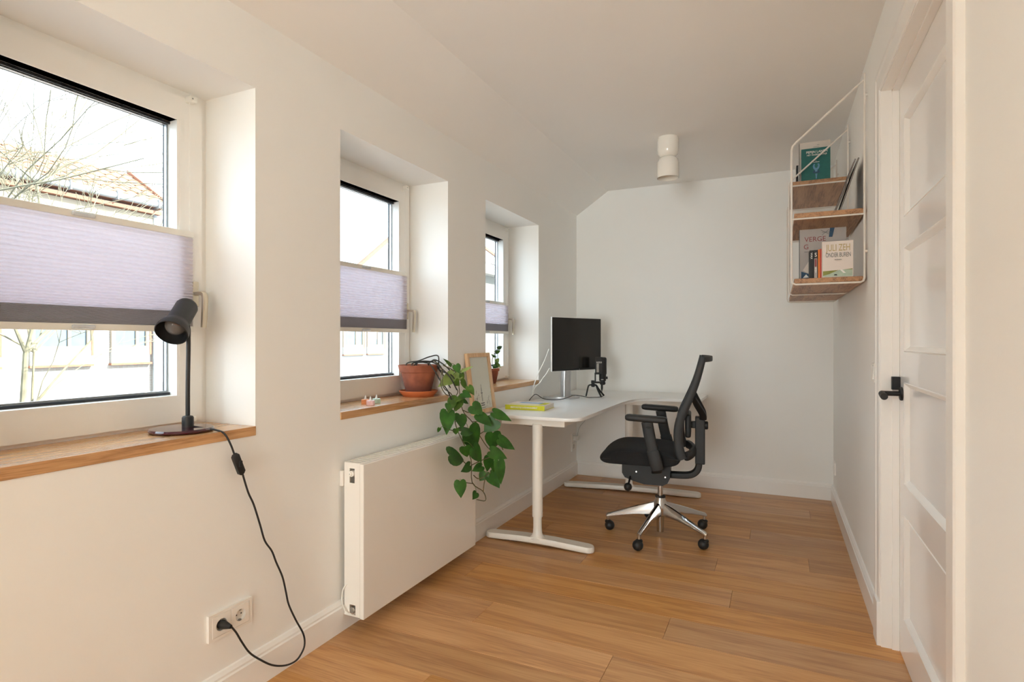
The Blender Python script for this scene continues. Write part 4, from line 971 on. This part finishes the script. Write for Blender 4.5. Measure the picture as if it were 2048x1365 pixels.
# lower shelf
b = book('art_book', 'tall grey art book with a dark teal spine at the back of the lower shelf', 'book', (.098, 3.215, ZB), (0, 0, R(0)), (.205, .028, .255), M['greycover'], M['tealdark'])
text('VERGE', .034, M['maroon'], b, (.070, -.0006, .203), (R(90), 0, 0), sx=.95); text('G', .034, M['maroon'], b, (.030, -.0006, .166), (R(90), 0, 0), sx=.95)
obj('cover_line', MB().box((.022, -.0005, .141), (.046, -.0001, .1435)), M['greyink'], b)
def tri(parent, pts, m, yy=-.0007):
    mb = MB(); v = [mb.bm.verts.new((x, yy, z)) for x, z in pts]; mb.bm.faces.new(v)
    r_ = bmesh.ops.extrude_face_region(mb.bm, geom=list(mb.bm.faces)); bmesh.ops.translate(mb.bm, verts=[q for q in r_['geom'] if isinstance(q, bmesh.types.BMVert)], vec=(0, .0006, 0))
    return obj('cover_print', mb, m, parent)
tri(b, [(.015, .050), (.045, .10), (.065, .075), (.060, .02)], M['palebook']); tri(b, [(.008, .045), (.045, .03), (.05, .008), (.008, .008)], M['navyfig']); tri(b, [(.015, .012), (.03, .03), (.042, .014)], M['whiteink'], -.0011)
tri(b, [(.135, .255), (.155, .255), (.145, .21), (.13, .21)], M['navyfig'])
for i, ln_ in enumerate(((.095, .247, .13, .225), (.13, .247, .10, .222), (.10, .235, .14, .235))):
    obj('cover_line', MB().tube([(ln_[0], -.0004, ln_[1]), (ln_[2], -.0004, ln_[3])], .0009, 5), M['greyink'], b)
def spine_book(label, x0, y0, w_, th, h_, cov, lettering=None, lm=None):
    """book whose spine faces the viewer (-y); x = thickness, y = depth"""
    t = thing('paperback', label, 'book', (x0, y0, ZB), 0, 'books on the lower shelf')
    obj('spine', MB().box((0, 0, 0), (th, .002, h_), .0008), cov, t)
    obj('side_cover', MB().box((0, .001, 0), (.0012, w_, h_)), cov, t); obj('side_cover', MB().box((th - .0012, .001, 0), (th, w_, h_)), cov, t)
    obj('page_block', MB().box((.0012, .002, .002), (th - .0012, w_ - .002, h_ - .002)), M['cream'], t)
    if lettering: text(lettering[0], lettering[1], lm, t, (th / 2, -.0006, lettering[2]), lettering[3], sx=lettering[4])
    return t
vt = (R(90), R(90), 0)
spine_book('black paperback with small white spine lettering beside the grey art book', .139, 3.118, .09, .0165, .135, M['black'], ('WAX', .013, .108, vt, 1.0), M['whiteink'])
t2 = spine_book('black book with a big white S on its spine', .157, 3.120, .09, .017, .136, M['blackm'], ('S', .026, .112, (R(90), 0, 0), .9), M['whiteink'])
obj('spine_label', MB().box((.002, -.0006, .0), (.015, .0, .095)), M['greycover'], t2); obj('label_block', MB().box((.004, -.001, .055), (.013, -.0004, .092)), M['maroon'], t2)
text('S', .016, M['whiteink'], t2, (.0085, -.0012, .045), (R(90), 0, 0)); text('T', .016, M['whiteink'], t2, (.0085, -.0012, .03), (R(90), 0, 0))
spine_book('thin orange paperback standing on the lower shelf', .1755, 3.119, .09, .008, .137, M['orange'])
spine_book('thin red paperback between the orange one and the white novel', .1842, 3.119, .09, .0062, .140, M['red'])
b = book('white_novel', 'white novel with gold title letters at the front of the lower shelf', 'book', (.1918, 3.113, ZB), (0, 0, 0), (.130, .020, .172), M['whitecover'], M['whitecover'])
text('JULI ZEH', .046, M['gold'], b, (.068, -.0006, .139), (R(90), 0, 0), sx=.57); text('ONDER BUREN', .030, M['greyink'], b, (.068, -.0006, .105), (R(90), 0, 0), sx=.51); text('ROMAN', .008, M['greyink'], b, (.068, -.0006, .083), (R(90), 0, 0))
tri(b, [(.004, .003), (.127, .003), (.127, .034), (.075, .034), (.03, .015), (.004, .008)], M['sagefig']); tri(b, [(.004, .008), (.03, .015), (.07, .033), (.03, .031), (.004, .030)], M['greenfig'], -.0009); tri(b, [(.09, .034), (.127, .034), (.127, .038)], M['greenfig'], -.0009)
tri(b, [(.075, .034), (.085, .034), (.10, .018), (.09, .018)], M['whiteink'], -.0010); tri(b, [(.050, .008), (.064, .008), (.062, .014), (.052, .014)], M['ink'], -.0010)
# upper shelf
b = book('teal_book', 'teal hardback with a blue tool drawing at the front of the upper shelf', 'book', (.128, 3.835, ZT), (0, 0, 0), (.152, .024, .194), M['teal'], M['teal'])
text('PEPIJN LANEN', .0195, M['whiteink'], b, (.081, -.0006, .170), (R(90), 0, 0), sx=.92, bold=.0003); text('HET HAZENKLOKJE', .0120, M['whiteink'], b, (.081, -.0006, .153), (R(90), 0, 0), sx=1.0, bold=.0002)
text('PEPIJN LANEN', .012, M['whiteink'], b, (-.0015, .012, .10), (R(90), R(90), R(-90)), sx=1.0)
tri(b, [(.066, .100), (.060, .088), (.062, .074), (.072, .060), (.072, .052), (.084, .052), (.084, .060), (.094, .074), (.097, .088), (.092, .100), (.084, .098), (.088, .086), (.082, .074), (.074, .074), (.069, .086), (.072, .097)], M['bluefig'])
tri(b, [(.073, .040), (.084, .040), (.081, .010), (.076, .010)], M['bluefig']); tri(b, [(.060, .044), (.097, .044), (.093, .060), (.064, .060)], M['navyfig'], -.0005)
obj('cover_line', MB().box((.062, -.0008, .108), (.095, -.0001, .1105)), M['whiteink'], b); obj('cover_line', MB().box((.073, -.0008, .115), (.080, -.0001, .117)), M['whiteink'], b)
b = book('pale_book', 'tall pale beige book behind the teal hardback', 'book', (.118, 3.880, ZT), (0, 0, 0), (.165, .026, .246), M['palebook'], M['tealdark'])
obj('cover_line', MB().box((.094, -.0005, .224), (.108, -.0001, .2255)), M['greyink'], b); obj('cover_line', MB().box((.075, -.0005, .2135), (.106, -.0001, .2150)), M['greyink'], b)
b = book('black_notebook', 'small black notebook standing beside the spine of the teal hardback', 'book', (.112, 3.848, ZT), (0, 0, R(90)), (.10, .012, .105), M['black'], M['black'])
tag(obj('flat_case', MB().box((.235, 3.93, ZT), (.345, 4.12, ZT + .030), .008), M['darkpanel']), 'low dark case lying on the upper shelf behind the books', 'case')
# dark boards leaning on the wall, on the middle shelf
def lean(label, x0, x1, zt, th):
    o = thing('dark_board', label, 'board', (0, 3.21, ZM), 0, 'dark boards leaning on the middle shelf')
    d = Vector((x1 - x0, zt)).normalized(); n_ = Vector((d.y, -d.x)) * th
    sec = [(x0, 0), (x1, zt), (x1 + n_.x, zt + n_.y * 1.0), (x0 + n_.x, 0)]
    obj('panel', MB().loft([[(x, y_, z + .0006) for x, z in sec] for y_ in (0, .30)]), M['darkpanel'], o)
    obj('white_edge', MB().loft([[(x, y_, z + .0006) for x, z in [(x0 + n_.x * .30, .002), (x1 + n_.x * .30, zt - .002), (x1 + n_.x * .48, zt - .002), (x0 + n_.x * .48, .002)]] for y_ in (-.0008, .0002)]), M['whitecover'], o)
lean('dark brown board leaning out furthest from the wall on the middle shelf', .248, .338, .262, .006)
lean('dark brown board leaning nearest the wall on the middle shelf', .268, .352, .266, .006)

# ================================================================== street side
GZ = -3.2
tag(obj('street', MB().box((-60, -40, GZ - .2), (-2.0, 70, GZ)), M['street']), None, None, None, 'structure')
# own building below and above, so that no light leaks in from the back
tag(obj('own_facade', MB().box((-2.0, -6, GZ), (4, 9, -0.22)), M['hwhite']), None, None, None, 'structure')

def far_window(parent, X, y0, y1, z0, z1, sill=True, blind=None):
    f = obj('window', ring_y(MB(), X + .05, X - .02, (y0, y1, z0, z1), (y0 + .07, y1 - .07, z0 + .08, z1 - .07)), M['hcream'], parent)
    obj('pane', MB().box((X + .0, y0 + .06, z0 + .07), (X + .012, y1 - .06, z1 - .06)), M['hglass'], f)
    obj('mullion', MB().box((X + .012, (y0 + y1) / 2 + .1, z0 + .07), (X + .045, (y0 + y1) / 2 + .15, z1 - .06)), M['hcream'], f)
    if blind: obj('window_blind', MB().box((X + .013, y0 + .1, z0 + .3), (X + .02, (y0 + y1) / 2 + .08, z1 - .08)), M['hcream'], f)
    if sill:
        obj('sill_panel', MB().box((X, y0, z0 - .26), (X + .05, y1, z0)), M['hwhite'], f)
        obj('sill_edge', MB().box((X, y0 - .03, z0 - .30), (X + .09, y1 + .03, z0 - .262)), M['hred'], f)
    obj('jamb_edge', MB().box((X, y1, z0 - .1), (X + .06, y1 + .035, z1)), M['hred'], f)

HX = -12.0
h1 = thing('terraced_house', 'pale house with an orange tiled roof across the street beyond the nearest window', 'building', (0, 0, GZ))
o = obj('wall', MB().box((HX - 2.3, -4, 0), (HX, 7.75, 4.02 - GZ)), M['hwall'], h1)
up = -GZ
obj('eave_board', MB().box((HX, -4, 3.86 + up), (HX + .18, 7.78, 3.93 + up)), M['hred'], h1)
obj('frieze', MB().box((HX, -4, 3.62 + up), (HX + .06, 7.76, 3.85 + up)), M['hcream'], h1)
for i in range(8): obj('wall_panel', MB().box((HX, 1.2 + i * .82, 2.95 + up), (HX + .035, 1.98 + i * .82, 3.60 + up), .01, 1), M['hwhite'], h1)
g = obj('gutter', MB().loft([[(HX + .20 + .075 * math.cos(R(a)), yy, 4.07 + up + .075 * math.sin(R(a))) for a in range(0, 360, 30)] for yy in (-4, 8.0)]), M['hgutter'], h1, True)
gb = MB().box((HX + .10, -.012, 3.98 + up), (HX + .29, .012, 4.16 + up)).mesh('gutter_bracket')
for i in range(9): link('gutter_bracket', gb, M['hgutter'], g, loc=(0, 1.1 + i * .82, 0))
RXE, RXT, RZE, RZT = HX + .22, HX - 1.15, 4.10, 4.93
obj('roof_deck', MB().loft([[(x, yy, z + up) for x, z in ((RXE, RZE - .03), (RXT, RZT - .03), (RXT - 1.3, RZE - .1), (RXT - 1.3, RZE - .3), (RXE, RZE - .1))] for yy in (-4, 7.85)]), M['hred'], h1)
obj('verge', MB().loft([[(x, yy, z + up) for x, z in ((RXE, RZE - .06), (RXT, RZT - .06), (RXT, RZT + .09), (RXE, RZE + .07))] for yy in (7.85, 7.91)]), M['hred'], h1)
sl = math.atan2(RZT - RZE, RXE - RXT); Ls = math.hypot(RZT - RZE, RXE - RXT)
nrow, tw = 6, .235
tm = MB(); rings = []
for u in (0, Ls / nrow * 1.12):
    prof = [(0, .000), (tw * .18, .028), (tw * .36, .040), (tw * .54, .030), (tw * .72, .008), (tw * .92, .004), (tw * .92, -.012), (tw * .72, -.008), (tw * .36, .022), (0, -.016)]
    rings.append([(-u * math.cos(sl) - (zz + (.028 if u == 0 else 0)) * -math.sin(sl), yy, u * math.sin(sl) + (zz + (.028 if u == 0 else 0)) * math.cos(sl)) for yy, zz in prof])
tmesh = tm.loft(rings).mesh('roof_tile')
roof = obj('tile_batten', MB().box((RXE - .05, 2.0, RZE - .02 + up), (RXE, 7.85, RZE + .01 + up)), M['hred'], h1)
for r_ in range(nrow):
    for c_ in range(25):
        u = Ls / nrow * r_
        link('roof_tile', tmesh, M['htile'], roof, True, loc=(RXE - u * math.cos(sl), 7.62 - c_ * tw, RZE + u * math.sin(sl) + up))
for y0, y1 in ((3.95, 5.05), (5.50, 6.48), (6.85, 7.60)): far_window(h1, HX, y0, y1, 1.02 + up, 2.55 + up)
obj('downpipe', MB().cyl((HX + .06, 7.70, 0), (HX + .06, 7.70, 3.95 + up), .04, n=10), M['hgutter'], h1, True)

X2 = -14.0
h2 = thing('gabled_house', 'brick house with a sloping gable and red verge beyond the middle window', 'building', (0, 0, GZ))
gp = [(14.5, 2.6), (16.75, 4.02), (20.2, 6.42), (23.8, 3.9), (23.8, 2.6)]
obj('gable_wall', MB().loft([[(x, yy, z + up) for yy, z in gp] for x in (X2, X2 - .3)]), M['hbrick'], h2)
obj('lower_wall', MB().box((X2 - 4, 13.5, 0), (X2, 23.8, 2.6 + up)), M['hwhite'], h2)
for (a, b_) in (((14.2, 2.25), (20.2, 6.50)), ((20.2, 6.50), (24.1, 3.75))):
    obj('barge_board', MB().loft([[(X2 + .10, a[0], a[1] + up + q), (X2 + .10, b_[0], b_[1] + up + q), (X2 - .02, b_[0], b_[1] + up + q), (X2 - .02, a[0], a[1] + up + q)] for q in (-.28, 0)]), M['hwhite'], h2)
    obj('verge_tiles', MB().loft([[(X2 + .13, a[0], a[1] + up + q), (X2 + .13, b_[0], b_[1] + up + q), (X2 - .02, b_[0], b_[1] + up + q), (X2 - .02, a[0], a[1] + up + q)] for q in (0.0, .13)]), M['hred'], h2)
for y0, y1, bl_ in ((15.75, 16.85, None), (17.05, 18.05, 1)): far_window(h2, X2, y0, y1, .98 + up, 2.2 + up, True, bl_)
h3 = thing('corner_house', 'beige brick house with white eaves beyond the far window', 'building', (0, 0, GZ))
obj('wall', MB().box((X2 - 4, 25.2, 0), (X2, 33, 4.7 + up)), M['hbrick'], h3)
obj('eaves', MB().box((X2 - 4, 25.0, 4.68 + up), (X2 + .5, 33.2, 5.22 + up)), M['hwhite'], h3)
obj('roof', MB().loft([[(x, yy, z + up) for yy, z in ((25.0, 5.22), (25.0, 6.0), (29.5, 5.12), (29.5, 5.22))] for x in (X2 + .5, X2 - 4)]), M['hwhite'], h3)
obj('verge_tiles', MB().loft([[(x, yy, z + up) for yy, z in ((25.0, 5.98), (25.0, 6.12), (29.5, 5.26), (29.5, 5.12))] for x in (X2 + .56, X2 - 4)]), M['hred'], h3)

# bare tree in front of the near house
rnd = random.Random(21)
tree = thing('bare_tree', 'bare multi stemmed tree outside the nearest window', 'tree', (-6.6, 2.52, GZ))
def grow(p, d, ln, r_, depth, out):
    pts = [p]; rr = [r_]
    for i in range(4):
        wb = .05 if depth == 4 else .22
        d = (d + Vector((rnd.uniform(-wb, wb), rnd.uniform(-wb, wb), rnd.uniform(-.08, .18)))).normalized()
        p = p + d * (ln / 4); pts.append(p); rr.append(r_ * (1 - .13 * (i + 1)))
    out.append((pts, rr, depth))
    if depth == 0: return
    for k_ in range(4 if depth > 2 else 3):
        q = pts[rnd.choice((3, 4, 4) if depth == 4 else (2, 3, 4))]
        nd = (d + Vector((rnd.uniform(-.8, .8), rnd.uniform(-.9, .9), rnd.uniform(-.6, .5)))).normalized()
        grow(q, nd, ln * (rnd.uniform(.26, .42) if depth == 4 else rnd.uniform(.5, .75)), r_ * .40, depth - 1, out)
segs = []
for dx, dy, lean_y, lean_x, rad in ((0, 0, .02, 0, .055), (.05, .18, .06, .03, .050), (-.06, .10, .00, -.05, .04), (.02, -.25, -.05, .04, .045), (.06, .26, .12, .05, .022)):
    grow(Vector((dx, dy, 0)), Vector((lean_x, lean_y, 1)).normalized(), 4.3, rad, 4, segs)
twigs = MB()
for pts, rr, dep in segs:
    if dep >= 3: obj('trunk' if dep == 4 else 'branch', MB().tube(pts, rr, 8, 2), M['bark'], tree, True)
    else: twigs.tube(pts, [max(q, .003) for q in rr], 4)
tw_ = obj('twigs', twigs, M['bark'], tree, True); tw_['kind'] = 'stuff'
